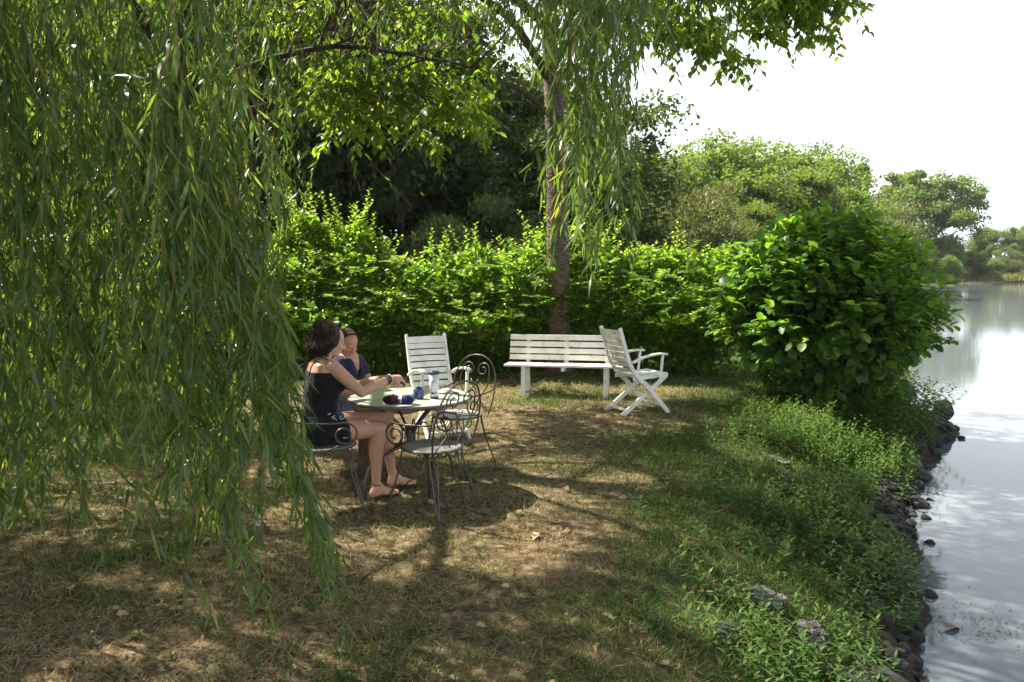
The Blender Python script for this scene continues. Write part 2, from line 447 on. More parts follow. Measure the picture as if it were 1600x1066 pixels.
# ground: straw, soil, green growth by the same 'tone' the blades use
def ground_mat():
    m, nt, p = mat_new('ground_soil'); L = nt.links.new
    t = N(nt, 'ShaderNodeAttribute', attribute_name='tone')
    n1 = noise(nt, 14, 8, .72); n2 = noise(nt, 60, 5, .7); n3 = noise(nt, 2.2, 4)
    dry = ramp(nt, [(.30, (.042, .028, .017)), (.44, (.105, .073, .042)), (.55, (.21, .155, .092)), (.72, (.36, .29, .19))], n1.outputs['Fac'])
    grn = ramp(nt, [(.3, (.022, .030, .010)), (.55, (.05, .068, .018)), (.8, (.11, .13, .04))], n1.outputs['Fac'])
    mx = N(nt, 'ShaderNodeMix', data_type='RGBA'); L(t.outputs['Fac'], mx.inputs['Factor']); L(dry.outputs[0], mx.inputs['A']); L(grn.outputs[0], mx.inputs['B'])
    mu = N(nt, 'ShaderNodeMix', data_type='RGBA', blend_type='MULTIPLY'); mu.inputs['Factor'].default_value = .6
    r3 = ramp(nt, [(.3, (.6, .55, .5)), (.7, (1.25, 1.2, 1.1))], n3.outputs['Fac'])
    L(mx.outputs['Result'], mu.inputs['A']); L(r3.outputs[0], mu.inputs['B'])
    # mud where the bank runs into the pond
    geo = N(nt, 'ShaderNodeNewGeometry'); sp = N(nt, 'ShaderNodeSeparateXYZ'); L(geo.outputs['Position'], sp.inputs[0])
    mr = N(nt, 'ShaderNodeMapRange'); mr.inputs[1].default_value = -.30; mr.inputs[2].default_value = -.52; mr.inputs[3].default_value = 0; mr.inputs[4].default_value = 1
    L(sp.outputs['Z'], mr.inputs[0])
    m2 = N(nt, 'ShaderNodeMix', data_type='RGBA'); L(mr.outputs[0], m2.inputs['Factor']); L(mu.outputs['Result'], m2.inputs['A']); m2.inputs['B'].default_value = (.035, .028, .02, 1)
    L(m2.outputs['Result'], p.inputs['Base Color']); p.inputs['Roughness'].default_value = .95; p.inputs['Specular IOR Level'].default_value = .2
    bump(nt, p, n2.outputs['Fac'], .8, .02); return m
M['ground'] = ground_mat()
def grass_mat():
    m = leaf_mat('grass_blade', [(0, (.1, .1, .1)), (1, (.1, .1, .1))], trans=1.3, tmix=.3, rough=.6, spec=.25, yellow=(1.1, 1.05, .6))
    nt = m.node_tree; L = nt.links.new
    r = [n for n in nt.nodes if n.type == 'VALTORGB'][0]
    e = r.color_ramp.elements; e[0].color = (.20, .15, .075, 1); e[1].color = (.44, .37, .23, 1)
    t = N(nt, 'ShaderNodeAttribute', attribute_name='tone'); a = [n for n in nt.nodes if n.type == 'ATTRIBUTE'][0]
    g = ramp(nt, [(0, (.04, .085, .015)), (.6, (.08, .14, .025)), (1, (.16, .20, .05))], a.outputs['Fac'])
    mx = N(nt, 'ShaderNodeMix', data_type='RGBA'); L(t.outputs['Fac'], mx.inputs['Factor']); L(r.outputs[0], mx.inputs['A']); L(g.outputs[0], mx.inputs['B'])
    for l in list(nt.links):
        if l.from_node == r and l.to_node != mx:
            s = l.to_socket; nt.links.remove(l); L(mx.outputs['Result'], s)
    return m
M['grass'] = grass_mat()

def water_mat():
    m, nt, p = mat_new('pond_water'); L = nt.links.new
    p.inputs['Base Color'].default_value = (.12, .14, .155, 1); p.inputs['Roughness'].default_value = .06; p.inputs['IOR'].default_value = 1.333
    p.inputs['Specular IOR Level'].default_value = .5
    n1 = noise(nt, 3.0, 2, .5, stretch=(1, 1.8, 1)); n2 = noise(nt, .35, 2)
    mu = N(nt, 'ShaderNodeMath', operation='MULTIPLY'); L(n1.outputs['Fac'], mu.inputs[0]); L(n2.outputs['Fac'], mu.inputs[1])
    bump(nt, p, mu.outputs[0], .13, .02); return m
M['water'] = water_mat()

# ------------------------------------------------------------------ terrain
SHORE = np.array([(-4, -10), (1.2, 2.0), (2.26, 4.04), (2.75, 4.95), (3.45, 6.40), (4.35, 8.1), (5.6, 9.75), (6.2, 10.65), (6.2, 11.6), (6.6, 13), (9.3, 18), (18.5, 36), (49.7, 90.6),
                  (62, 112), (80, 124), (120, 139), (300, 180), (1500, 300)], float)
WL = -0.6
def shore_d(x, y):
    """signed distance to the waterline, positive on land"""
    x = np.asarray(x, float); y = np.asarray(y, float)
    best = np.full(x.shape, 1e9); sg = np.ones(x.shape)
    for a, b in zip(SHORE[:-1], SHORE[1:]):
        ab = b - a; t = np.clip(((x - a[0]) * ab[0] + (y - a[1]) * ab[1]) / (ab @ ab), 0, 1)
        dx = x - (a[0] + ab[0] * t); dy = y - (a[1] + ab[1] * t); d = np.hypot(dx, dy)
        s = np.where(ab[0] * (y - a[1]) - ab[1] * (x - a[0]) > 0, 1.0, -1.0)
        k = d < best; best = np.where(k, d, best); sg = np.where(k, s, sg)
    return best * sg
def hgt(x, y):
    x = np.asarray(x, float); y = np.asarray(y, float)
    d = shore_d(x, y); d = d + (vnoise(x, y, .5, 3) - .5) * .22
    land = WL + .16 * sstep(0, .18, d) + .44 * sstep(.1, 1.45, d)
    wat = WL - 1.2 * sstep(0, 3, -d)
    z = np.where(d > 0, land, wat)
    fade = sstep(0, .5, d)
    z = z + fade * ((vnoise(x, y, .7, 1) - .5) * .035 + (vnoise(x, y, .16, 2) - .5) * .018)
    dm = np.hypot(x + .5, y - 7); z = z - fade * .01
    # low mound round the foot of the bench tree, rising ground far off behind the wood
    z = z + .10 * np.exp(-((x - .71) ** 2 + (y - 11.7) ** 2) / .5)
    z = z + 3.0 * sstep(25, 90, y) * sstep(10, 60, d)
    return z
def tone_f(x, y):
    d = shore_d(x, y)
    g = .14 + .76 * sstep(2.9, 1.3, d + (vnoise(x, y, .9, 5) - .5) * 1.6) * sstep(-.1, 1.3, x + (vnoise(x, y, .5, 18) - .5) * 1.2)
    g = g + .45 * sstep(.5, .85, .6 * vnoise(x, y, .8, 6) + .4 * vnoise(x, y, .22, 16)) + .35 * sstep(8.6, 10.8, y + (vnoise(x, y, 1.1, 8) - .5) * 2.5)
    g = g + .45 * sstep(-2.2, -4.0, x) * sstep(4.2, 5.6, y) - .25 * sstep(.55, .9, vnoise(x, y, 1.7, 9))
    g = g + .9 * sstep(12.2, 13.2, y)
    return np.clip(g, 0.0, 1)

def axis(lo, f0, f1, hi, step, grow=1.16):
    mid = list(np.arange(f0, f1, step)); a = []; s = step; v = f0
    while v > lo: s *= grow; v -= s; a.append(v)
    b = []; s = step; v = mid[-1]
    while v < hi: s *= grow; v += s; b.append(v)
    return np.array(a[::-1] + mid + b)
gx = axis(-900, -5, 6.6, 1400, .06); gy = axis(-60, 1.6, 12.6, 2500, .06)
X, Y = np.meshgrid(gx, gy); Z = hgt(X, Y)
nx, ny = len(gx), len(gy)
idx = (np.arange(ny - 1)[:, None] * nx + np.arange(nx - 1)[None]).ravel()
GF = np.stack([idx, idx + 1, idx + 1 + nx, idx + nx], 1)
g_me = mesh_tris('ground', np.stack([X.ravel(), Y.ravel(), Z.ravel()], 1), GF, M['ground'], {'tone': ('POINT', tone_f(X.ravel(), Y.ravel()))}, True)
tag(link('ground', g_me), kind='structure')
wv = np.array([(-6, -40, WL), (1400, -40, WL), (1400, 400, WL), (-6, 400, WL)], float)
tag(link('pond_water', mesh_tris('pond_water', wv, np.array([(0, 1, 2, 3)]), M['water'])), kind='structure')

# ------------------------------------------------------------------ background trees
def crown(H, base, rx, ry, clumps, per, leaf, mat, name, shape='round', cs=.17, upright=0, ltpl=T_OVAL4, lobes=0):
    """crown made of leaf clumps spread through its volume"""
    lf = Leafy(); C = []
    cz = (H + base) / 2; rz = (H - base) / 2
    lob = []
    for _ in range(lobes):
        a = rng.random() * 6.28; e = rng.uniform(-.5, .95)
        lob.append((math.cos(a) * rx * .6, math.sin(a) * ry * .6, cz + e * rz * .68, rng.uniform(.32, .48)))
    for i in range(clumps):
        d = rand_dirs(1)[0]; r = rng.uniform(.55, 1.0) ** .6
        if shape == 'cone':
            t = rng.random() ** .8; z = base + (H - base) * t; a = rng.random() * 6.28; rr = rx * (1 - t) ** .9 * rng.uniform(.35, 1)
            c = np.array([rr * math.cos(a), rr * math.sin(a), z])
        elif lob and i % 6:
            l = lob[rng.integers(len(lob))]; c = np.array([l[0] + d[0] * rx * l[3] * r, l[1] + d[1] * ry * l[3] * r, l[2] + d[2] * rz * l[3] * r])
        else:
            c = np.array([d[0] * rx * r, d[1] * ry * r, cz + d[2] * rz * r])
        C.append(c)
    C = np.array(C)
    s = cs * min(rx, rz)
    ids = np.repeat(np.arange(clumps), per); n = len(ids)
    off = rand_dirs(n) * (rng.random(n) ** .45)[:, None] * s * 1.75 * np.array([1, 1, .66]) * rng.uniform(.5, 1.2, clumps)[ids][:, None]
    if shape == 'cone': off[:, 2] -= np.hypot(off[:, 0], off[:, 1]) * .35
    P = C[ids] + off
    P[:, 2] = np.maximum(P[:, 2], .1)
    D = nrm(rand_dirs(n) + nrm(off + 1e-6) * .5 + np.array([0, 0, upright - .15]))
    Nn = nrm(rand_dirs(n) * .8 + np.array([0, 0, 1.0]))
    rn = np.clip(rng.random(n) * .55 + rng.random(clumps)[ids] * .45, 0, 1)
    lf.leaves(P, D, Nn, leaf * rng.uniform(.9, 1.7, n), leaf * rng.uniform(.6, 1.0, n) * (.45 if ltpl is T_LANCE2 else 1), ltpl, rnd=rn)
    return lf.mesh(name, mat), C

def trunk_mesh(H, base, C, r, mat, name, nlimb=14):
    b = MB(); top = base + (H - base) * .62
    pts = spline([(0, 0, -.3), (rng.uniform(-.1, .1), rng.uniform(-.1, .1), base * .6), (rng.uniform(-.3, .3), rng.uniform(-.3, .3), top)], 4)
    b.tube(pts, list(np.linspace(r, r * .35, len(pts))), 8)
    for c in C[rng.choice(len(C), min(nlimb, len(C)), replace=False)]:
        z0 = rng.uniform(base * .6, max(base * .7, min(top, c[2] * .8))); k = np.argmin(abs(pts[:, 2] - z0)); p0 = pts[k]
        mid = (p0 + c) / 2 + np.array([0, 0, -.06 * np.linalg.norm(c - p0)])
        b.tube(spline([p0, mid, c], 3), list(np.linspace(r * .38, r * .08, 7)), 5)
    return b.me(name, mat)

PROT = {}
def proto(key, H, base, rx, clumps, per, leaf, mat, r=.2, **kw):
    cm, C = crown(H, base, rx, rx, clumps, per, leaf, M[mat], key + '_crown', **kw)
    PROT[key] = (trunk_mesh(H, base, C, r, M['farbark'], key + '_trunk'), cm)
proto('wood_a', 9.5, .3, 3.3, 190, 130, .165, 'far_dark', .22, lobes=15)
proto('wood_b', 9.0, .3, 3.4, 190, 130, .165, 'far_dark', .2, lobes=14)
proto('light_a', 8.5, .6, 3.0, 130, 150, .15, 'far_green', .18, lobes=8)
proto('green_a', 11, .8, 4.6, 150, 250, .21, 'far_green', .3, lobes=16)
proto('green_b', 10, .5, 4.2, 150, 250, .20, 'far_green', .3, lobes=16, cs=.15)
proto('olive', 5.4, .1, 2.7, 160, 250, .15, 'far_olive', .1, upright=.9, ltpl=T_LANCE2, lobes=7, cs=.19)
proto('shore', 18, 2.0, 8.2, 200, 190, .38, 'far_green', .45, lobes=18, cs=.12)
proto('shrub', 5, .05, 3.2, 90, 160, .22, 'far_green', .1, lobes=5, cs=.2)
proto('conifer', 12, .6, 2.2, 110, 70, .35, 'far_blue', .18, shape='cone', cs=.16)

LBL = set()
def far_tree(kind, x, y, s, label, cat='tree', group=None, sz=None, name=None):
    z = float(hgt(x, y)) - .1
    root = empty(name or {'conifer': 'conifer_tree', 'olive': 'willow_shrub', 'shrub': 'waterside_shrub'}.get(kind, 'broadleaf_tree'), (x, y, z), rng.random() * 6.28)
    root.scale = (s, s, sz or s)
    tag(root, label, cat, group)
    link('trunk', PROT[kind][0], root); link('crown', PROT[kind][1], root)
    return root
gw = 'trees of the dark wood behind the hedge'
for i, (k, x, y, s, sz, lb) in enumerate([
    ('wood_a', -6.2, 21.5, 1.0, 1.15, 'dark broadleaf tree in the wood, seen left of the cherry boughs beside the willow curtain'),
    ('wood_b', -3.0, 20.5, .95, 1.05, 'dark broadleaf tree in the wood behind the leftmost tall hedge shoots'),
    ('wood_a', -.6, 23.0, 1.0, .82, 'dark broadleaf tree in the wood, nearest left of the cherry trunk'),
    ('wood_b', 2.3, 24.0, .85, .82, 'dark broadleaf tree rising behind the hanging willow spray beside the cherry trunk'),
    ('wood_b', -2.2, 29.0, 1.2, 1.1, 'shaded tree at the back of the wood behind the tall hedge shoots'),
    ('wood_a', -7.4, 26.0, 1.1, 1.25, 'tall dark tree deep in the wood, next to the willow curtain edge'),
    ('wood_b', 1.0, 19.5, .62, .62, 'low dark tree in the wood just behind the cherry trunk'),
    ('wood_b', -4.8, 25.0, 1.2, 1.3, 'tall shaded tree at the back of the wood, left of centre'),
    ('light_a', -9.8, 19.5, 1.05, 1.15, 'light green tree glimpsed through the right part of the willow curtain'),
    ('light_a', -13.6, 18.5, 1.1, 1.2, 'light green tree glimpsed through the far left of the willow curtain'),
    ('wood_a', -12.5, 25.0, 1.2, 1.2, 'dark tree behind the willow curtain, farther back in the wood'),
    ('light_a', -8.9, 5.4, .9, 1.0, 'green tree out of view left of the willow curtain, added to shade the lawn'),  # outside the view, added to shade the left of the lawn
    ('light_a', -11.6, 9.8, 1.15, 1.1, 'unseen green tree past the willow, added to deepen the shade behind its curtain'),  # unseen; added so its shadow darkens the ground behind the curtain
    ('light_a', -17.5, 21.0, 1.3, 1.3, 'light green tree at the left end of the wood behind the willow')]):
    far_tree(k, x, y, s, lb, group=gw, sz=sz)
far_tree('olive', 6.5, 28.0, 1.03, 'rounded olive grey willow shrub behind the hedge, right of the cherry trunk', 'shrub')
far_tree('olive', -.7, 17.5, .62, 'pale olive shrub in the shade of the wood, left of the cherry trunk', 'shrub')
gh = 'green trees along the pond bank beyond the hedge'
for k, x, y, s, sz, lb in [
    ('green_b', 9.3, 46, 1.0, .90, 'dark green tree on the bank directly right of the hanging willow spray'),
    ('green_a', 14.0, 56, 1.12, .95, 'pale topped tree rising behind the olive willow shrub'),
    ('green_b', 16.9, 50, .95, .82, 'bushy green tree in the middle of the bank tree line'),
    ('green_a', 22.0, 60, 1.15, 1.0, 'highest domed tree of the bank tree line, above the broad leaved bush'),
    ('green_b', 20.6, 53, .85, .74, 'lower yellow green tree before the domed tree'),
    ('green_b', 26.0, 66, 1.1, .92, 'dark sided tree closing the bank tree line on the pond side'),
    ('green_a', 31.0, 72, .9, .72, 'green tree filling the line between the domed tree and the pale willow'),
    ('green_b', 42.0, 92, .95, .8, 'green tree just right of the rounded pale willow'),
    ('green_b', 11.5, 40, .55, .52, 'low green tree just behind the right end of the hedge')]:
    far_tree(k, x, y, s, lb, group=gh, sz=sz)
far_tree('olive', 36.5, 80, 2.2, 'smooth rounded pale willow standing beyond the broad leaved bush', 'tree', sz=1.75, name='pale_willow')
far_tree('conifer', 49.5, 110, 1.2, 'narrow dark conifer poking above the rounded pale willow', 'tree', sz=1.35)
far_tree('conifer', 61.0, 124, 1.0, 'narrow conifer half hidden at the left edge of the big shore tree', 'tree', sz=1.25)
far_tree('shore', 62.0, 116.5, .93, 'big spreading shore tree with sky showing through its crown', 'tree', sz=.92)
far_tree('green_b', 70.0, 123.5, .78, 'dark tree leaning out beside the big spreading shore tree', 'tree', sz=.72)
gs = 'shrubs at the far waterline'
for x, y, s, lb in [(59.5, 107.5, .85, 'pale waterside shrub at the foot of the big shore tree, beside the bush edge'),
                    (64.5, 114.8, 1.0, 'dark waterside shrub below the middle of the big shore tree'),
                    (70.5, 119.6, .95, 'dark waterside shrub below the right side of the big shore tree'),
                    (76.0, 123.6, .7, 'low waterside shrub where the shore trees end')]:
    far_tree('shrub', x, y, s, lb, 'shrub', gs)
gr = 'trees on the far bank at the right edge'
for k, x, y, s, lb in [('green_b', 87, 139, .95, 'rounded far bank tree next to the big shore tree'), ('green_a', 97, 144, .8, 'far bank tree at the right edge of the view'),
                       ('green_b', 116, 170, 1.1, 'distant tree rising behind the right edge trees'), ('green_a', 128, 168, 1.0, 'distant tree beyond the right edge of the pond'),
                       ('olive', 84, 131, 1.0, 'small pale shrub on the far bank by the light grass'), ('olive', 93, 135.5, .9, 'second pale shrub on the far bank by the light grass')]:
    far_tree(k, x, y, s, lb, 'shrub' if k == 'olive' else 'tree', gr)
# rough grass on the far bank
lf = Leafy(); n = 9000; t = rng.random(n); px = 60 + 60 * t; k = np.searchsorted(SHORE[:, 0], px) - 1
py = SHORE[k, 1] + (SHORE[k + 1, 1] - SHORE[k, 1]) * (px - SHORE[k, 0]) / (SHORE[k + 1, 0] - SHORE[k, 0]) + rng.uniform(.1, 7, n)
P = np.stack([px, py, hgt(px, py) - .05], 1)
lf.leaves(P, nrm(rand_dirs(n) * .4 + np.array([0, 0, 1])), rand_dirs(n), rng.uniform(.5, 1.3, n), .16, T_LANCE2)
tag(link('bank_grass', lf.mesh('bank_grass', M['reed'])), 'pale rough grass on the far bank of the pond', 'grass', kind='stuff')

# ------------------------------------------------------------------ hedge
def hedge():
    root = empty('hedge', (0, 12.5, 0))
    tag(root, 'long leafy green hedge behind the white bench with sunlit top', 'hedge')
    lf = Leafy(); x0, x1 = -10.5, 3.5
    def top(x): return 2.05 + .42 * (vnoise(x, 0 * x, .55, 11) - .5) + .36 * (vnoise(x, 0 * x, 1.9, 12) - .5) + .16 * sstep(-2.0, -3.0, x)
    def surf(x, t):
        """t from 0 at the foot of the front to 1 at the ridge: bulging front, then a broad sloping shoulder"""
        b = (vnoise(x, t * 3.2, .62, 13) - .5) * .62 + (vnoise(x, t * 3.2, .25, 14) - .5) * .30
        yy = np.interp(t, [0, .12, .3, .5, .7, .85, 1], [-.62, -.82, -.98, -.92, -.52, -.1, .35]); zz = np.interp(t, [0, .12, .3, .5, .7, .85, 1], [.0, .24, .62, .98, .74 * 2.05 - .08, 1.86, 2.05])
        oy = np.interp(t, [0, .4, .7, 1], [-1, -.95, -.6, -.2]); oz = np.interp(t, [0, .4, .7, 1], [0, .3, .8, 1])
        zz = zz * (top(x) / 2.05) ** np.clip(t * 1.5, 0, 1)
        return yy + oy * b, np.maximum(zz + oz * b, .02), oy, oz
    def front(x, z): return surf(x, z / 2.4)[0]
    n = 60000; x = rng.uniform(x0, x1, n); t = rng.random(n) ** .85; y, z, oy, oz = surf(x, t)
    dep = np.abs(rng.normal(size=n)) * .17; y = y - oy * dep; z = np.maximum(z - oz * dep, .02 + .05 * rng.random(n))
    keep = rng.random(n) < np.where(z < .45, .9 - .5 * sstep(.45, .8, vnoise(x, z, .6, 15)) - .2 * (x > .9), 1); x, y, z, oy, oz = x[keep], y[keep], z[keep], oy[keep], oz[keep]; n = len(x)
    P = np.stack([x, y, z], 1); out = np.stack([0 * x, oy, oz], 1)
    D = nrm(out * .7 + rand_dirs(n) * .9); Nn = nrm(rand_dirs(n) * .6 + out * .5 + np.array([0, 0, .8]))
    lf.leaves(P, D, Nn, rng.uniform(.065, .125, n), rng.uniform(.04, .075, n), T_OVAL6)
    # inner volume
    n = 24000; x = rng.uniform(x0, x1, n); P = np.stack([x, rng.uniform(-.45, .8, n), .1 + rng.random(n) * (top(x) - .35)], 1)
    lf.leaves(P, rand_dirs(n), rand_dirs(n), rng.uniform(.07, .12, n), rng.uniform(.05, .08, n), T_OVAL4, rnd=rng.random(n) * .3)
    # upright shoots with paired leaves
    st = MB()
    for i in range(520):
        xx = rng.uniform(-7.5, 3.3); tall = min(.62, .12 + rng.exponential(.13)) if not (-3.7 < xx < -1.6 and rng.random() < .13) else rng.uniform(.35, .85)
        ty = rng.uniform(.55, 1.0) if tall < .4 else rng.uniform(.8, 1.0); sy = surf(np.array([xx]), np.array([ty])); b = np.array([xx, float(sy[0][0]), float(sy[1][0]) - .06]); tip = b + np.array([rng.normal() * (.1 + .25 * tall), rng.normal() * .16 - .05, tall])
        pts = spline([b, (b + tip) / 2 + rng.normal(size=3) * .025, tip], 3); st.tube(pts, list(np.linspace(.005, .002, len(pts))), 4)
        m = int(tall / .03); t = np.linspace(.15, 1, m); P = b + (tip - b) * t[:, None]; a = np.arange(m) * 2.4
        D = nrm(np.stack([np.cos(a), np.sin(a), np.full(m, .55)], 1)); lf.leaves(P, D, nrm(np.stack([0 * a, 0 * a, np.ones(m)], 1) - D * .3), .088 * (1.2 - t * .5), .054 * (1.2 - t * .5), T_OVATE, rnd=.5 + .5 * rng.random(m))
    # side sprays leaning out of the front
    for i in range(420):
        xx = rng.uniform(-6, 3.3); zz = rng.uniform(.3, 1.95); b = np.array([xx, float(front(np.array([xx]), np.array([zz]))[0]) + .05, zz]); tip = b + np.array([rng.normal() * .22, -rng.uniform(.12, .38), rng.uniform(-.12, .2)])
        st.tube([b, tip], [.004, .002], 4); m = 12; t = np.linspace(.2, 1, m); P = b + (tip - b) * t[:, None]; s = np.where(np.arange(m) % 2, 1, -1)
        ax = nrm(tip - b); sd = nrm(np.cross(ax, [0, 0, 1])); D = nrm(sd[None] * s[:, None] + ax * .6 + rand_dirs(m) * .2)
        lf.leaves(P, D, nrm(np.array([0, -.3, 1.0]) + rand_dirs(m) * .25), .09, .056, T_OVATE, rnd=.3 + .7 * rng.random(m))
    # woody stems
    for i in range(70):
        xx = x0 + (x1 - x0) * (i + rng.random()) / 70; yy = rng.uniform(-.3, .5)
        for j in range(3):
            e = np.array([xx + rng.normal() * .25, yy + rng.normal() * .25, rng.uniform(1.2, 1.9)])
            st.tube(spline([(xx, yy, -.1), ((xx + e[0]) / 2 + rng.normal() * .05, (yy + e[1]) / 2, .6), e], 3), list(np.linspace(.022, .007, 7)), 5)
    link('foliage', lf.mesh('hedge_foliage', M['hedge']), root); tag(st.build('stem', M['twig'], root), kind='stuff')
hedge()

# ------------------------------------------------------------------ broad leaved bush on the bank
def bush():
    cx, cy = 3.97, 9.72
    root = empty('broadleaf_bush', (cx, cy, -.15)); tag(root, 'big rounded bush with broad green leaves standing on the bank at the water', 'bush')
    lf = Leafy(); st = MB(); R = np.array([1.10, 1.06, 1.08]); C = np.array([0, 0, 1.18])
    n = 9500; d = rand_dirs(n); lump = 1 + .36 * (vnoise(d[:, 0] * 3 + d[:, 1] * 2, d[:, 2] * 3, .8, 21) - .5) * 2 + .08 * (vnoise(d[:, 0] * 5, d[:, 2] * 5 + d[:, 1] * 3, .7, 22) - .5) * 2
    r = lump * (1.0 - np.abs(rng.normal(size=n)) * .14)
    low = d[:, 2] < -.45
    P = C + d * R * r[:, None]; P[:, 2] = np.maximum(P[:, 2], .02 + rng.random(n) * .25)
    P[low, :2] *= .95
    out = nrm(d * R)
    D = nrm(out * .8 + rand_dirs(n) * 1.0 + np.array([0, 0, .05])); Nn = nrm(np.array([0, 0, 1.0]) + out * .45 + rand_dirs(n) * .6)
    L = rng.uniform(.04, .115, n); L = L * 1.35; lf.leaves(P, D, Nn, L, L * rng.uniform(.68, .85, n), T_ROUND, curl=rng.uniform(.0, .25, n))
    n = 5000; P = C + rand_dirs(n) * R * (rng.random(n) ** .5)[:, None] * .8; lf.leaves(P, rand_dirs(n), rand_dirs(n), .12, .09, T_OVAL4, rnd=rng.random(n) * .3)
    # long outward shoots with leaves, breaking the outline
    for i in range(420):
        d = rand_dirs(1)[0]; d[2] = abs(d[2]) * 1.1 - .25; d = nrm(d); b = C + d * R * .86; ln = rng.uniform(.22, .5) + .15 * (rng.random() < .15)
        tip = b + nrm(d + np.array([0, 0, .25]) + rand_dirs(1)[0] * .4) * ln; st.tube(spline([C * .6, (C + b) / 2 + rng.normal(size=3) * .05, b, tip], 3), list(np.linspace(.012, .0025, 10)), 4)
        m = 11; t = np.linspace(.1, 1, m); P = b + (tip - b) * t[:, None]; a = np.arange(m) * math.pi + rng.random() * 3; ax = nrm(tip - b)
        s1 = nrm(np.cross(ax, [.2, .1, 1])); s2 = np.cross(ax, s1); D = nrm(s1 * np.cos(a)[:, None] + s2 * np.sin(a)[:, None] * .6 + ax * .8)
        lf.leaves(P, D, nrm(np.array([0, 0, 1.0]) + rand_dirs(m) * .3), rng.uniform(.09, .145, m), rng.uniform(.065, .10, m), T_ROUND, curl=.12, rnd=.3 + .7 * rng.random(m))
    for i in range(9):
        a = i * .7; st.tube(spline([(math.cos(a) * .12, math.sin(a) * .12, -.2), (math.cos(a) * .3, math.sin(a) * .3, .5), (math.cos(a) * .8, math.sin(a) * .7, 1.4)], 4), list(np.linspace(.04, .012, 9)), 6)
    link('foliage', lf.mesh('bush_foliage', M['bushleaf']), root); tag(st.build('stem', M['twig'], root), kind='stuff')
    # lower leafy apron overhanging the rocks and water
    root2 = empty('overhanging_shrub', (4.7, 9.3, -.4)); tag(root2, 'low trailing shrub spilling from under the big bush down to the rocks', 'shrub')
    lf = Leafy(); st = MB()
    for i in range(520):
        b = np.array([rng.normal() * .5 + .05, rng.normal() * .6 + .1, 0.0]) + (np.array([.75, 1.2, 0]) if i % 3 == 0 else 0); b[2] = float(hgt(4.7 + b[0], 9.3 + b[1])) + .4
        if float(shore_d(4.7 + b[0], 9.3 + b[1])) < .12: continue
        ln = rng.uniform(.3, .75); tip = b + nrm(np.array([rng.normal() * .5 + .25, rng.normal() * .5 - .1, 1.0])) * ln
        st.tube([b, tip], [.003, .0012], 3); m = int(ln / .03); t = np.linspace(.15, 1, m); P = b + (tip - b) * t[:, None]; a = np.arange(m) * 2.4
        D = nrm(np.stack([np.cos(a), np.sin(a), np.full(m, .3)], 1)); lf.leaves(P, D, nrm(np.array([0, 0, 1.0]) + rand_dirs(m) * .3), .07, .03, T_LANCE)
    link('foliage', lf.mesh('apron_foliage', M['bushleaf']), root2); tag(st.build('stem', M['twig'], root2), kind='stuff')
bush()

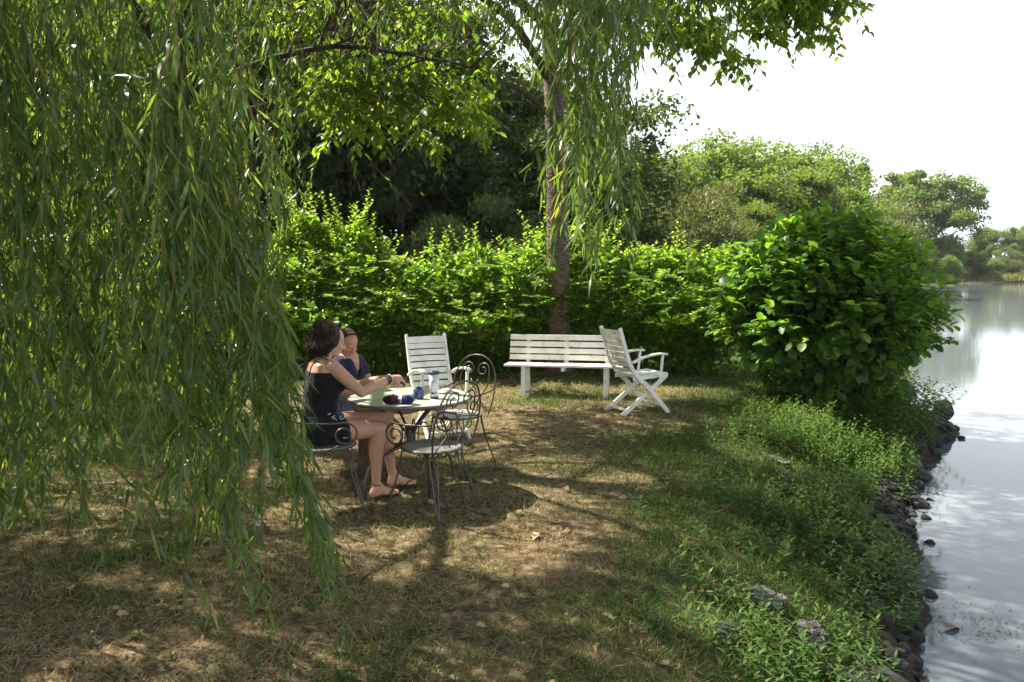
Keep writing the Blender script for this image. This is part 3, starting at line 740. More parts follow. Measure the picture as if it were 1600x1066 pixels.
# ------------------------------------------------------------------ cherry tree by the bench
def cherry():
    bx, by = .71, 11.75
    root = empty('cherry_tree', (bx, by, 0)); tag(root, 'tall cherry tree with banded brown bark standing behind the white bench', 'tree')
    tp = spline([(.02, 0, -.15), (.03, 0, .25), (.0, .02, 1.2), (-.02, .0, 2.4), (-.06, -.02, 3.6), (-.12, -.05, 4.8), (-.2, 0, 6.2), (-.1, .1, 8.0)], 6)
    rr = np.interp(tp[:, 2], [-.15, .1, .4, 1.2, 3, 4.8, 6.2, 8], [.32, .235, .195, .18, .155, .135, .10, .05])
    b = MB(); b.tube(tp, [r * (1 + .05 * math.sin(i * 2.1)) for i, r in enumerate(rr)], 16)
    tr = b.build('trunk', M['cherry_bark'], root, smooth=True)
    fl = MB()                                   # peeling bark flakes and dry growth up the sunny side
    for i in range(260):
        z = rng.uniform(.1, 3.4); k = np.argmin(abs(tp[:, 2] - z)); a = rng.normal(3.6, .7); r = rr[k] + .004; p = tp[k] + np.array([math.cos(a) * r, math.sin(a) * r, z - tp[k][2]])
        R = Matrix.Rotation(a, 3, 'Z') @ Matrix.Rotation(rng.uniform(-.5, .5), 3, 'Y'); fl.box(p, (.006, rng.uniform(.015, .04), rng.uniform(.01, .03)), R)
    tag(fl.build('bark_flakes', M['straw_bark'], root), kind='stuff')
    limbs = []
    def limb(pts, r0): limbs.append((spline(pts, 5), r0))
    limb([(-.12, 0, 4.4), (-.8, -.9, 5.1), (-1.7, -1.9, 5.2), (-2.6, -2.8, 4.7)], .07)
    limb([(-.1, 0, 3.9), (-.7, -.7, 4.2), (-1.5, -1.6, 4.05), (-2.2, -2.3, 3.6)], .05)
    limb([(-.12, 0, 4.7), (.9, -1.0, 5.5), (2.2, -1.8, 5.4), (3.6, -2.4, 5.0)], .08)
    limb([(-.15, 0, 5.0), (1.2, -.3, 5.9), (2.6, -.4, 6.0), (4.0, -.9, 5.6)], .07)
    limb([(-.15, 0, 5.2), (-1.6, -.4, 6.2), (-3.0, -1.0, 6.4), (-4.2, -1.6, 5.6)], .08)
    limb([(-.15, 0, 5.6), (-.6, -1.6, 6.8), (-.9, -3.4, 7.0), (-1.0, -4.6, 6.2)], .07)
    limb([(-.15, 0, 6.0), (.8, -1.4, 7.2), (1.6, -3.0, 7.2), (2.0, -4.2, 6.5)], .07)
    limb([(-.15, 0, 6.0), (-1.2, 1.2, 7.4), (-2.6, 2.0, 7.6)], .06)
    limb([(-.15, 0, 6.4), (1.0, 1.2, 7.8), (2.4, 1.8, 8.0)], .06)
    limb([(-.1, .1, 7.8), (-.3, -.6, 9.0), (.2, -1.0, 9.8)], .05)
    br = MB()
    for p, r0 in limbs: br.tube(p, list(np.linspace(r0, r0 * .25, len(p))), 8)
    lf = Leafy(gap=(bx, by, 0))
    allp = np.vstack([p[4:] for p, _ in limbs])
    def spray(c, n_tw=6, size=.5):
        k = np.argmin(np.linalg.norm(allp - c, axis=1)); p0 = allp[k]
        if np.linalg.norm(p0 - c) < 3.2: br.tube(spline([p0, (p0 + c) / 2 + np.array([0, 0, .12]), c], 3), [.014, .013, .012, .01, .009, .007, .006], 4)
        for _ in range(n_tw):
            d = nrm(rand_dirs(1)[0] * np.array([1, 1, .5]) + np.array([0, 0, -.35])); tip = c + d * size * rng.uniform(.6, 1.2); mid = (c + tip) / 2 + np.array([0, 0, .05])
            q = spline([c, mid, tip], 4); br.tube(q[::2], list(np.linspace(.004, .0015, len(q[::2]))), 3)
            m = 12; t = np.linspace(.15, 1, m); P = np.stack([np.interp(t, np.linspace(0, 1, len(q)), q[:, j]) for j in range(3)], 1)
            a = np.arange(m) * 2.4 + rng.random() * 6; D = nrm(np.stack([np.cos(a), np.sin(a), np.full(m, -.55)], 1) + d * .5)
            lf.leaves(P, D, nrm(np.array([0, 0, 1.0]) + rand_dirs(m) * .6), rng.uniform(.09, .145, m), rng.uniform(.045, .068, m), T_OVATE, curl=rng.uniform(0, .3, m))
    # sprays: (x range, y range, z range, count), relative to the tree's foot
    for (xa, xb), (ya, yb), (za, zb), cnt in [
        ((-3.3, -1.0), (-3.6, -1.4), (3.3, 4.5), 78), ((-2.9, -1.5), (-3.2, -.4), (4.3, 5.6), 34), ((-4.6, -2.4), (-2.6, .2), (4.6, 6.6), 30),
        ((.6, 3.0), (-2.8, -.6), (4.9, 5.8), 44), ((2.4, 3.35), (-2.6, -1.4), (4.6, 5.3), 18), ((1.0, 2.5), (-2.6, -1.0), (4.3, 4.9), 15),
        ((-2.6, 2.6), (-5.0, -1.0), (6.0, 8.0), 60), ((-3, 3), (-1, 2.6), (6.4, 9.6), 120)]:
        for _ in range(int(cnt * (.5 if yb > 2 else 1.15))):
            spray(np.array([rng.uniform(xa, xb), rng.uniform(ya, yb), rng.uniform(za, zb)]))
    br.build('limb', M['twig'], root, smooth=True)
    link('crown', lf.mesh('cherry_crown', M['cherry']), root)
M['straw_bark'] = bark_mat('bark_flake', (.10, .04, .02), (.22, .11, .055), (.38, .24, .14), scale=30)
cherry()

# ------------------------------------------------------------------ weeping willow
def strand(lf, st, top, bot, sway=.1, leafL=.105, gap=.030, start=.0, tpl=T_LANCE, r=.0025, dens=1.0):
    """one hanging willow branch: thin stem with narrow leaves"""
    top = np.array(top, float); bot = np.array(bot, float); L = np.linalg.norm(top - bot)
    m1 = top + (bot - top) * .35 + rng.normal(size=3) * sway * np.array([1, 1, .2]); m2 = top + (bot - top) * .7 + rng.normal(size=3) * sway * np.array([1, 1, .2])
    q = spline([top, m1, m2, bot], 5)
    if st is not None: st.tube(q[::2] if tpl is T_LANCE2 else q, list(np.linspace(r, r * .35, len(q[::2] if tpl is T_LANCE2 else q))), 3)
    m = max(4, int(L * (1 - start) / gap * dens)); t = np.sort(start + (1 - start) * rng.random(m)); tt = np.linspace(0, 1, len(q))
    P = np.stack([np.interp(t, tt, q[:, j]) for j in range(3)], 1)
    ax = nrm(np.gradient(q, axis=0)); A = nrm(np.stack([np.interp(t, tt, ax[:, j]) for j in range(3)], 1))
    a = rng.random(m) * 6.28; side = np.stack([np.cos(a), np.sin(a), 0 * a], 1)
    D = nrm(A * .95 + side * rng.uniform(.25, 1.15, m)[:, None] + rand_dirs(m) * .15); Nn = nrm(side * .8 + np.array([0, 0, .5]) + rand_dirs(m) * .5)
    lf.leaves(P, D, Nn, leafL * rng.uniform(.6, 1.15, m), leafL * rng.uniform(.085, .135, m), tpl, curl=rng.uniform(-.1, .4, m))

def willow():
    bx, by = -3.15, 7.55
    root = empty('weeping_willow', (0, 0, 0)); root.location = (bx, by, 0)
    O = np.array([bx, by, 0.0])
    tag(root, 'huge weeping willow with a dense hanging leaf curtain over the left of the lawn', 'tree')
    tp = spline([(0, 0, -.2), (.02, 0, .6), (.05, -.02, 2.0), (.1, -.05, 3.6), (.15, 0, 5.2), (.2, .1, 7.2)], 6)
    MB().tube(tp, list(np.interp(tp[:, 2], [-.2, .4, 2, 4, 7.2], [.34, .24, .19, .15, .06])), 14).build('trunk', M['bark'], root, smooth=True)
    lb = MB(); LIMBS = [[(.1, 0, 3.4), (-.4, -1.4, 4.4), (-.6, -2.8, 4.6), (-.3, -3.9, 4.0)], [(.1, 0, 3.2), (.9, -1.3, 4.2), (1.7, -2.6, 4.3), (2.3, -3.6, 3.7)],
             [(.1, 0, 3.3), (.8, .2, 3.7), (1.9, .1, 3.9), (3.0, -.4, 3.7)], [(.12, 0, 3.0), (.5, .5, 3.3), (1.0, 1.3, 3.6), (1.3, 2.2, 3.4)],
             [(.15, 0, 4.4), (1.2, -1.2, 5.6), (2.8, -2.4, 5.8), (4.0, -3.0, 5.0)], [(.15, 0, 4.0), (-1.4, .6, 5.0), (-2.8, 1.0, 4.8)],
             [(.15, 0, 4.2), (-1.2, -1.4, 5.2), (-2.2, -2.4, 5.0)], [(.15, 0, 4.8), (.6, 1.8, 5.8), (.9, 3.2, 5.2)],
             [(.15, 0, 5.0), (1.8, .4, 6.0), (3.2, .2, 5.6), (4.1, -.4, 4.8)], [(.2, .1, 6.4), (.6, -1.2, 7.4), (1.4, -2.4, 7.2)],
             [(.2, .1, 6.0), (-.8, 1.2, 7.0), (-1.8, 1.8, 6.6)]]
    for k, l in enumerate(LIMBS):
        q = spline(l, 5); q = q + np.cumsum(rng.normal(size=q.shape) * .035, axis=0) * np.linspace(0, 1, len(q))[:, None]; lb.tube(q, list(np.linspace(.060 if k in (0, 6, 9, 10) else .042, .010, len(q))), 8)
        for _ in range(9):                       # crooked side twigs
            i = rng.integers(5, len(q)); e = q[i] + np.array([rng.normal() * .5, rng.normal() * .5, rng.uniform(-.15, .45)])
            lb.tube(spline([q[i], (q[i] + e) / 2 + rng.normal(size=3) * .06, e], 3), list(np.linspace(.014, .004, 7)), 5)
    lb.build('limb', M['bark'], root, smooth=True)
    # near curtain: each hanging branch is a part
    cnt = [0]; REST = []
    def part(items, **kw):
      for t, b in items:
        if cnt[0] >= 300: REST.append((t, b, kw)); continue
        lf = Leafy(); st = MB(); strand(lf, st, np.array(t) - O, np.array(b) - O, **kw)
        o = st.build('hanging_branch', M['stem'], root); link('leaves', lf.mesh('leaves', M['willow'], True), o); cnt[0] += 1
    def low(u): return np.interp(u, [-.80, -.62, -.50, -.40, -.30, -.24], [.34, .36, .40, .46, .50, .42])
    UC = [(rng.uniform(-.80, -.345), rng.uniform(2.6, 3.6)) for _ in range(30)]
    for i in range(118):
        u, D = UC[i % 30]; u += rng.normal() * .013; D += rng.normal() * .09; u = min(u, -.33); s = low(u) * rng.uniform(.55, 1.03) if rng.random() < .74 else low(u) * rng.uniform(-.1, .6)
        zb = 1.65 - s * D; zt = zb + rng.uniform(1.4, 2.6); zt = min(zt, 2.25) if -.445 < u < -.375 else max(zt, 2.6); zb = min(zb, zt - .5); drift = .10 * (s > .2) * (u > -.42)
        part([((u * D - drift, D, zt), (u * D + drift * .6 + rng.normal() * .05, D, zb)), ((u * D - drift + rng.normal() * .05, D + rng.normal() * .09, zt), (u * D + drift * .5 + rng.normal() * .12, D + .05, zb + rng.uniform(.15, .7)))], leafL=.115)
    # swept right edge of the curtain
    for i in range(36):
        D = rng.uniform(2.7, 3.5); s = rng.uniform(.12, .52); u1 = np.interp(s, [.1, .3, .5], [-.318, -.288, -.21]) + rng.normal() * .010; u0 = -.385 + rng.normal() * .02
        part([((u0 * D, D, 1.65 + rng.uniform(-.1, .9)), (u1 * D, D, 1.65 - s * D))], leafL=.11, gap=.026, sway=.03)
    # spray hanging before the cherry trunk
    for i in range(56):
        g = rng.random(); D = rng.uniform(2.9, 3.9)
        if g < .20: u, s = rng.choice([.040, .075, .09, .10]) + rng.normal() * .006, rng.uniform(-.16, .035)
        elif g < .66: u, s = rng.uniform(.08, .155), rng.uniform(-.20, .015)
        else: u, s = rng.uniform(.078, .21), rng.uniform(-.34, -.20)
        zb = 1.65 - s * D; zt = 3.15 + rng.uniform(0, .7)
        part([((u * D * .93, D, max(zt, zb + .6)), (u * D, D, zb)), ((u * D * .93 + .05, D + .06, max(zt, zb + .6)), (u * D + rng.normal() * .09, D + .04, zb + rng.uniform(.1, .5)))], leafL=.115, gap=.034, sway=.06)
    # sparse brownish twigs between the two
    for i in range(26):
        u = rng.uniform(-.19, -.02); D = rng.uniform(4.0, 5.6); s = rng.uniform(-.30, -.05)
        part([((u * D - .5, D, 1.65 - s * D + rng.uniform(1, 1.6)), (u * D, D, 1.65 - s * D))], leafL=.07, gap=.06, sway=.12)
    # mass of the curtain behind
    lf = Leafy(gap=O); st = MB()
    for t, b, kw in REST: strand(lf, st, np.array(t) - O, np.array(b) - O, **kw)
    MC = [(rng.uniform(-.95, -.335), rng.uniform(3.7, 8.4)) for _ in range(70)]
    for i in range(620):
        u, D = MC[i % 70]; u = min(u + rng.normal() * .016, -.325); D += rng.normal() * .12; s = rng.uniform(-.05, 1) * (.33 if D > 5 else .36)
        if D > 5 and u > -.36: s = min(s, -.02 + rng.uniform(-.1, .05))
        zb = max(1.65 - s * D, .35); zt = zb + rng.uniform(1.3, 2.8)
        if -.44 < u < -.37 and D < 7.4: zt = 2.4
        else: zt = max(zt, 2.6)
        strand(lf, st, np.array([u * D, D, zt]) - O, np.array([u * D + rng.normal() * .15, D + rng.normal() * .1, zb]) - O, sway=.14, leafL=.12, gap=.036, tpl=T_LANCE2)
    CC = []
    while len(CC) < 470:
        a = rng.random() * 6.28; r = 5.3 * math.sqrt(rng.random()); x = r * math.cos(a) + .0; y = r * math.sin(a) * .95 - 2.0
        if float(vnoise(x, y, 1.0, 51)) >.18 and y < 1.3: CC.append((x, y, r))
    for i in range(6500):                         # high hanging crown, over the frame, above the table
        x, y, r = CC[i % 470]; x += rng.normal() * .17; y += rng.normal() * .17
        zb = rng.uniform(3.6, 5.2) if (x > 1.0) else rng.uniform(2.4, 4.2)
        if y > 2.0 and x > .5: zb = max(zb, 3.2)
        if i % 2: zb += 1.6 * (1 - (r / 5.4) ** 2)
        if y > 3.3: continue
        strand(lf, st if i % 6 == 0 else None, (x, y, zb + rng.uniform(1.2, 2.4)), (x + rng.normal() * .15, y + rng.normal() * .15, zb), sway=.15, leafL=.185, gap=.065, tpl=T_LANCE2)
    for i in range(150):                          # strands added in the sun's path to blot out the trunk's shadow
        t = rng.uniform(1.2, 4.4); x = -.9 * t + rng.normal() * .35; y = .44 * t + rng.normal() * .3; zb = rng.uniform(2.4, 2.4 + t * .9)
        strand(lf, None, (x, y, zb + 1.8), (x, y, zb), sway=.15, leafL=.2, gap=.06, tpl=T_LANCE2)
    for i in range(130):                          # far sunlit side of the dome
        u = rng.uniform(-.40, -.265); D = rng.uniform(7.2, 9.3); s = rng.uniform(-.30, -.04)
        strand(lf, st, np.array([u * D, D, 1.65 - s * D + rng.uniform(1, 2)]) - O, np.array([u * D, D, 1.65 - s * D]) - O, sway=.12, leafL=.11, gap=.036, tpl=T_LANCE2)
    link('crown', lf.mesh('willow_crown', M['willow']), root); st.build('crown_twigs', M['stem'], root)
    print('willow parts', cnt[0])
willow()

# ------------------------------------------------------------------ grass and ground growth
def grass():
    lf = Leafy()
    n = 280000; D = 2.3 + 11.5 * rng.random(n) ** 1.25; u = rng.uniform(-.82, .62, n); x = u * D; y = D
    d = shore_d(x, y); keep = (d > .35); x, y, d = x[keep], y[keep], d[keep]; n = len(x)
    tn = tone_f(x, y); cl = vnoise(x, y, .12, 31); k2 = rng.random(n) < .25 + .75 * sstep(.3, .6, cl + .25 * tn); x, y, tn, d = x[k2], y[k2], tn[k2], d[k2]; n = len(x)
    P = np.stack([x, y, hgt(x, y) - .004], 1)
    gr = rng.random(n) < np.clip(tn * .9 + .05, 0, 1)
    lean = np.where(gr, .75, 1.5)[:, None]; D_ = nrm(rand_dirs(n) * lean * np.array([1, 1, .25]) + np.array([0, 0, 1.0]) * np.where(gr, 1.0, .55)[:, None])
    D_[:, 2] = np.abs(D_[:, 2])
    L = np.where(gr, rng.uniform(.025, .07, n), rng.uniform(.03, .075, n)) * (1 + .5 * tn)
    W = np.where(gr, rng.uniform(.003, .006, n), rng.uniform(.0022, .004, n)) * (1 + .10 * np.maximum(y - 3, 0))
    lf.leaves(P, D_, rand_dirs(n), L, W, T_BLADE if False else T_LANCE2, tone=gr.astype(float), curl=.25)
    tag(link('lawn_grass', lf.mesh('lawn_grass', M['grass'])), 'short patchy grass, straw dry in the middle and greener by the bank', 'grass', kind='stuff')
    # clover and other low broad weeds
    lf = Leafy(); n = 70000; D = 2.3 + 9.5 * rng.random(n) ** 1.2; u = rng.uniform(-.8, .62, n); x = u * D; y = D; d = shore_d(x, y); tn = tone_f(x, y)
    keep = (d > .25) & (rng.random(n) < sstep(.25, .9, tn) * sstep(.35, .6, vnoise(x, y, .25, 41)) + .02); x, y = x[keep], y[keep]; n = len(x)
    P = np.stack([x, y, hgt(x, y) + rng.uniform(0, .045, n)], 1)
    lf.leaves(P, nrm(rand_dirs(n) * np.array([1, 1, .3]) + np.array([0, 0, .25])), nrm(np.array([0, 0, 1.0]) + rand_dirs(n) * .5), rng.uniform(.015, .038, n), rng.uniform(.009, .02, n), T_OVAL4)
    tag(link('ground_cover', lf.mesh('ground_cover', M['weed'])), 'low broad leaved weeds growing through the lawn', 'ground cover', kind='stuff')
grass()

def weeds():
    """leafy upright herbs of the bank"""
    lf = Leafy(); st = MB()
    def herb(x, y, h, leafL, leafW, tilt):
        z = float(hgt(x, y)) - .01; b = np.array([x, y, z]); tip = b + nrm(np.array([rng.normal() * tilt + .12, rng.normal() * tilt - .05, 1.0])) * h
        st.tube([b, tip], [.0025, .0012], 3); m = max(7, int(h / .020)); t = np.linspace(.12, 1, m); P = b + (tip - b) * t[:, None]; a = np.arange(m) * 2.4 + rng.random() * 6
        D = nrm(np.stack([np.cos(a), np.sin(a), .25 + .6 * t], 1)); sz = 1.15 - .55 * t
        lf.leaves(P, D, nrm(np.array([0, 0, 1.0]) - D * .3 + rand_dirs(m) * .2), leafL * sz * rng.uniform(.8, 1.2, m), leafW * sz, T_LANCE, curl=.25, rnd=np.clip(.25 + .6 * t * rng.random(m) + .15, 0, 1))
    def field(n, cx, cy, sx, sy, h0, h1, lL, lW, dmin=.1, dmax=1.9):
        k = 0; tries = 0
        while k < n and tries < n * 8:
            tries += 1; x = cx + rng.normal() * sx; y = cy + rng.normal() * sy; d = float(shore_d(x, y))
            if dmin < d < dmax and float(vnoise(x, y, .38, 71)) > .33 and min(math.hypot(x - a, y - b) for a, b in ((1.60, 3.90), (1.66, 3.70), (1.40, 4.12))) > .10: herb(x, y, rng.uniform(h0, h1), lL, lW, .22); k += 1
    field(260, 2.9, 7.3, .42, .55, .14, .34, .075, .022, .3)
    field(290, 2.1, 5.2, .45, .65, .08, .22, .07, .026, .1)
    field(240, 2.5, 5.6, .3, .6, .10, .28, .065, .026, .02, .9)
    field(240, 1.45, 3.65, .35, .35, .07, .2, .068, .021, .15)
    field(160, 3.3, 8.0, .45, .4, .10, .26, .08, .03, .3)
    field(130, 4.0, 8.0, .5, .5, .15, .4, .085, .026, .03, 1.2)
    field(90, -.5, 3.0, 1.8, .5, .03, .08, .04, .018, 2, 9)
    tag(link('bank_weeds', lf.mesh('bank_weeds', M['weed'])), 'dense leafy green weeds covering the sloping bank', 'weeds', kind='stuff')
    st.build('weed_stems', M['stem'], bpy.data.objects['bank_weeds'])
weeds()

# ------------------------------------------------------------------ rocks along the bank
def rock_mesh(name, mat, seed, rough=.25, sub=2):
    import bmesh
    bm = bmesh.new(); bmesh.ops.create_icosphere(bm, subdivisions=sub, radius=1); r = np.random.default_rng(seed)
    pl = [(Vector(nrm(r.normal(size=3))), r.uniform(.55, .85)) for _ in range(9)]
    for v in bm.verts:
        for n_, d_ in pl:
            k = v.co.dot(n_) - d_
            if k > 0: v.co -= n_ * k * .9
        v.co *= 1 + r.uniform(-.04, .04) * rough * 3
    if sub > 2:
        cv = [Vector(nrm(r.normal(size=3))) for _ in range(26)]
        for v in bm.verts:
            q = sorted(((v.co.normalized() - c).length for c in cv)); k = q[1] - q[0]; v.co *= 1 - .16 * math.exp(-(k / .05) ** 2) + .07 * math.sin(q[0] * 9)
    me = bpy.data.meshes.new(name); bm.to_mesh(me); bm.free(); me.materials.append(mat); return me
RK = [rock_mesh('stone_mesh', M['rock'], 100 + i) for i in range(8)]
LS = [rock_mesh('limestone_mesh', M['limestone'], 200 + i, .5, 5) for i in range(3)]
def rock(me, x, y, s, label, group=None, dz=0., name='stone'):
    o = link(name, me, loc=(x, y, float(hgt(x, y)) + s[2] * .35 + dz), rz=rng.random() * 6.28); o.scale = s; o.rotation_euler[0] = rng.uniform(-.3, .3)
    tag(o, label, 'stone', group); return o
rock(LS[0], 1.60, 3.93, (.12, .10, .085), 'grey and white fissured limestone block among the weeds at the near bank', name='limestone_rock', dz=.015)
rock(LS[1], 1.66, 3.72, (.13, .09, .06), 'flat grey limestone slab just below the fissured block', name='limestone_rock', dz=-.03)
rock(LS[2], 1.40, 4.15, (.13, .10, .07), 'darker weathered limestone lump behind the fissured block', name='limestone_rock', dz=.0)
rock(RK[3], 1.05, 3.62, (.16, .08, .05), 'brownish half buried stone in the weeds left of the limestone', name='bank_rock', dz=.0)
rock(RK[0], 1.85, 3.55, (.20, .16, .10), 'large dark brown rock on the slope nearest the camera', name='bank_rock')
rock(LS[1], 2.35, 6.7, (.22, .07, .05), 'long pale stone edging the top of the bank', name='bank_rock')
rock(RK[1], 6.10, 10.75, (.17, .16, .17), 'rounded dark boulder at the tip of the rocky point', name='boulder', dz=.10)
rock(RK[2], 5.78, 11.1, (.20, .14, .12), 'flat topped dark boulder stacked behind the rounded one', name='boulder', dz=.2)
rock(RK[5], 5.95, 10.35, (.15, .13, .10), 'dark boulder in front of the rounded one at the rocky point', name='boulder', dz=.05)
rock(LS[2], 4.42, 8.35, (.13, .11, .09), 'single lighter grey stone at the waterline below the bush', name='waterline_stone', dz=.02)
gk = 'small dark stones along the waterline'
k = 0
while k < 280:
    t = rng.random(); y = 3.4 + 7.6 * t; x = float(np.interp(y, SHORE[:, 1], SHORE[:, 0])) + rng.normal() * .13 - .22
    d = float(shore_d(x, y))
    if -.18 < d < .55:
        s = rng.uniform(.025, .07) * (1.4 if y > 7 else .9); rock(RK[k % 8], x, y, (s * rng.uniform(.8, 1.5), s, s * rng.uniform(.5, .9)), 'small dark wet stone in the stony edge between the weeds and the water', gk); k += 1

# fallen leaves on the lawn, each its own object
def leaf_obj(Lr, W, mat, curl):
    lf = Leafy(); lf.leaves(np.zeros((1, 3)), np.array([[1., 0, 0]]), np.array([[0, 0, 1.]]), Lr, W, T_OVATE, curl=curl, rnd=np.array([rng.random()])); return lf.mesh('fallen_leaf', mat)
FL = [leaf_obj(.09, .016, M['straw'], .2), leaf_obj(.075, .05, M['straw'], .3), leaf_obj(.10, .014, M['straw'], -.1), leaf_obj(.06, .038, M['straw'], .4)]
for i in range(240):
    D = 2.6 + 7 * rng.random() ** 1.1; x = rng.uniform(-.66, .42) * D
    if float(shore_d(x, D)) < .7: continue
    o = link('fallen_leaf', FL[i % 4], loc=(x, D, float(hgt(x, D)) + .028)); o.rotation_euler = (rng.uniform(-.5, .5), rng.uniform(-.4, .4), rng.random() * 6.28)
    s = rng.uniform(.6, 1.15); o.scale = (s, s, s)
    tag(o, 'dry tan fallen leaf lying on the patchy lawn', 'leaf', 'fallen leaves scattered over the lawn')
# floating bits on the pond
o = link('floating_leaf', leaf_obj(.13, .07, M['straw'], .25), loc=(2.70, 4.62, WL + .022), rz=.2); tag(o, 'curled pale brown leaf floating by the near bank', 'leaf')
lf = Leafy(); n = 520; c = rng.choice(4, n, p=[.3, .35, .2, .15]); cx = np.array([2.85, 3.25, 5.7, 4.2])[c]; cy = np.array([4.75, 4.62, 10.1, 8.0])[c]
sx = np.array([.18, .2, .35, .2])[c]; sy = np.array([.22, .08, .3, .4])[c]; P = np.stack([cx + rng.normal(size=n) * sx, cy + rng.normal(size=n) * sy, np.full(n, WL + .004)], 1)
P = P[shore_d(P[:, 0], P[:, 1]) < -.04]; n = len(P)
lf.leaves(P, nrm(rand_dirs(n) * np.array([1, 1, .02])), np.tile([0, 0, 1.], (n, 1)), rng.uniform(.008, .03, n), rng.uniform(.006, .014, n), T_OVAL4)
tag(link('pond_weed', lf.mesh('pond_weed', M['duck'])), 'tiny floating pond weed and bits drifting near the bank', 'pond weed', kind='stuff')

# ------------------------------------------------------------------ summer haze over the pond
def haze():
    hm = bpy.data.materials.new('haze_air'); hm.use_nodes = True; nt = hm.node_tree; nt.nodes.clear()
    o = nt.nodes.new('ShaderNodeOutputMaterial'); v = nt.nodes.new('ShaderNodeVolumePrincipled')
    v.inputs['Color'].default_value = (.93, .95, 1, 1); v.inputs['Density'].default_value = .00025; v.inputs['Anisotropy'].default_value = .35
    nt.links.new(v.outputs[0], o.inputs['Volume'])
    b = MB().box((300, 1200, 15.5), (3400, 3200, 35)); ob = b.build('haze', hm); tag(ob, kind='stuff')
haze()

#FURNITURE
# ------------------------------------------------------------------ white bench
def copy_tree(o, parent=None):
    c = o.copy(); COL.objects.link(c)
    if parent is not None: c.parent = parent
    for ch in list(o.children): copy_tree(ch, c)
    return c

def G(x, y): return float(hgt(x, y))

def bench():
    root = empty('garden_bench', (.70, 10.09, G(.7, 10.09)), math.radians(-10)); W = .77
    tag(root, 'white slatted wooden bench with four back slats in front of the cherry trunk', 'bench')
    bk = lambda z: .17 + (z - .42) * .22          # back leans away from the camera
    for z in (.745, .655, .565, .480):
        MB().box((0, bk(z) - .012, z), (2 * W, .022, .070), Matrix.Rotation(-.215, 3, 'X')).build('back_slat', M['white'], root, bevel=.004)
    for i, y in enumerate((-.235, -.135, -.035, .065)):
        MB().box((0, y, .415 - .004 * i), (2 * W, .088, .026)).build('seat_slat', M['white'], root, bevel=.005)
    for x in (-.52, .0, .55):
        MB().bar((x, bk(.38) + .02, .36), (x, bk(.77) + .02, .77), .055, .03, up=(0, 1, 0)).build('back_support', M['white'], root, bevel=.003)
        MB().box((x, -.07, .375), (.045, .40, .05)).build('seat_bearer', M['white'], root, bevel=.003)
    for x in (-.52, .55):
        MB().bar((x, -.215, .395), (x, -.235, -.02), .06, .05, up=(0, 1, 0)).build('leg', M['white'], root, bevel=.004)
        MB().bar((x, .13, .37), (x, .19, -.02), .06, .045, up=(0, 1, 0)).build('leg', M['white'], root, bevel=.004)
bench()

# ------------------------------------------------------------------ white folding armchairs
def armchair():
    root = empty('folding_armchair')
    st = spline([(-.36, 0, .99), (-.29, 0, .78), (-.215, 0, .58), (-.12, 0, .44), (.0, 0, .335)], 5)
    for s in (-1, 1):
        y = .235 * s
        b = MB()
        for k in range(len(st) - 1): b.bar((st[k][0], y, st[k][2]), (st[k + 1][0], y, st[k + 1][2]), .026, .046, up=(0, 0, 1), ext=.004)
        b.build('back_stile', M['white'], root, bevel=.003)
        MB().bar((-.02, y, .36), (.33, y, -.01), .026, .052, ext=.0).build('leg', M['white'], root, bevel=.004)
        MB().bar((.31, y * .86, .43), (-.30, y * .86, -.01), .026, .052, ext=.0).build('leg', M['white'], root, bevel=.004)
        a = MB()
        q = spline([(-.20, 0, .60), (-.05, 0, .655), (.14, 0, .685), (.27, 0, .68)], 4)
        for k in range(len(q) - 1): a.bar((q[k][0], y * 1.12, q[k][2]), (q[k + 1][0], y * 1.12, q[k + 1][2]), .05, .024, ext=.003)
        a.build('armrest', M['white'], root, bevel=.006)
        MB().bar((.215, y * 1.12, .675), (.185, y * 1.12, .40), .03, .024, up=(1, 0, 0)).build('arm_post', M['white'], root, bevel=.004)
        MB().bar((-.16, y * .9, .405), (.32, y * .9, .435), .024, .04).build('seat_rail', M['white'], root, bevel=.003)
    for k in range(9):                             # slats bowed backwards in the middle
        z = .935 - k * .062; x = float(np.interp(-z, -st[:, 2], st[:, 0])); dz = .02; x2 = float(np.interp(-(z - dz), -st[:, 2], st[:, 0])); d = Vector((x2 - x, 0, -dz)).normalized()
        m = MB(); n = 6; nr = Vector((-d.z, 0, d.x)) * (-1)
        hh = .052; top = .10 if k == 0 else hh
        for j in range(n):
            y0 = -.225 + .45 * j / n; y1 = -.225 + .45 * (j + 1) / n; c0 = -.03 * (1 - (2 * y0 / .45) ** 2); c1 = -.03 * (1 - (2 * y1 / .45) ** 2)
            m.bar((x + c0, y0, z), (x + c1, y1, z), .012, hh if k else .066, up=(-d.x, 0, -d.z), ext=.002)
        m.build('back_slat', M['white'], root, bevel=.002)
    for k in range(7):
        x = -.12 + k * .066
        MB().box((x, 0, .43 + .004 * k), (.054, .46, .015)).build('seat_slat', M['white'], root, bevel=.003)
    MB().bar((-.23, -.20, .05), (-.23, .20, .05), .05, .018).build('cross_bar', M['white'], root, bevel=.002)
    MB().bar((.25, -.235, .08), (.25, .235, .08), .045, .018).build('cross_bar', M['white'], root, bevel=.002)
    MB().tube([(.125, -.25, .21), (.125, .25, .21)], .008, 8).build('hinge_rod', M['white'], root)
    return root
ac = armchair()
ac.location = (1.44, 8.86, G(1.44, 8.9)); ac.rotation_euler = (0, 0, math.radians(24)); ac.scale = (.98, .88, 1)
tag(ac, 'white folding armchair with crossed legs standing in front of the right end of the bench', 'chair', 'white folding armchairs')
ac2 = copy_tree(ac); ac2.location = (-.74, 7.58, G(-.74, 7.5)); ac2.rotation_euler = (0, 0, math.radians(-64))
ac2['label'] = 'white folding armchair standing behind the round table, its slatted back to the hedge'

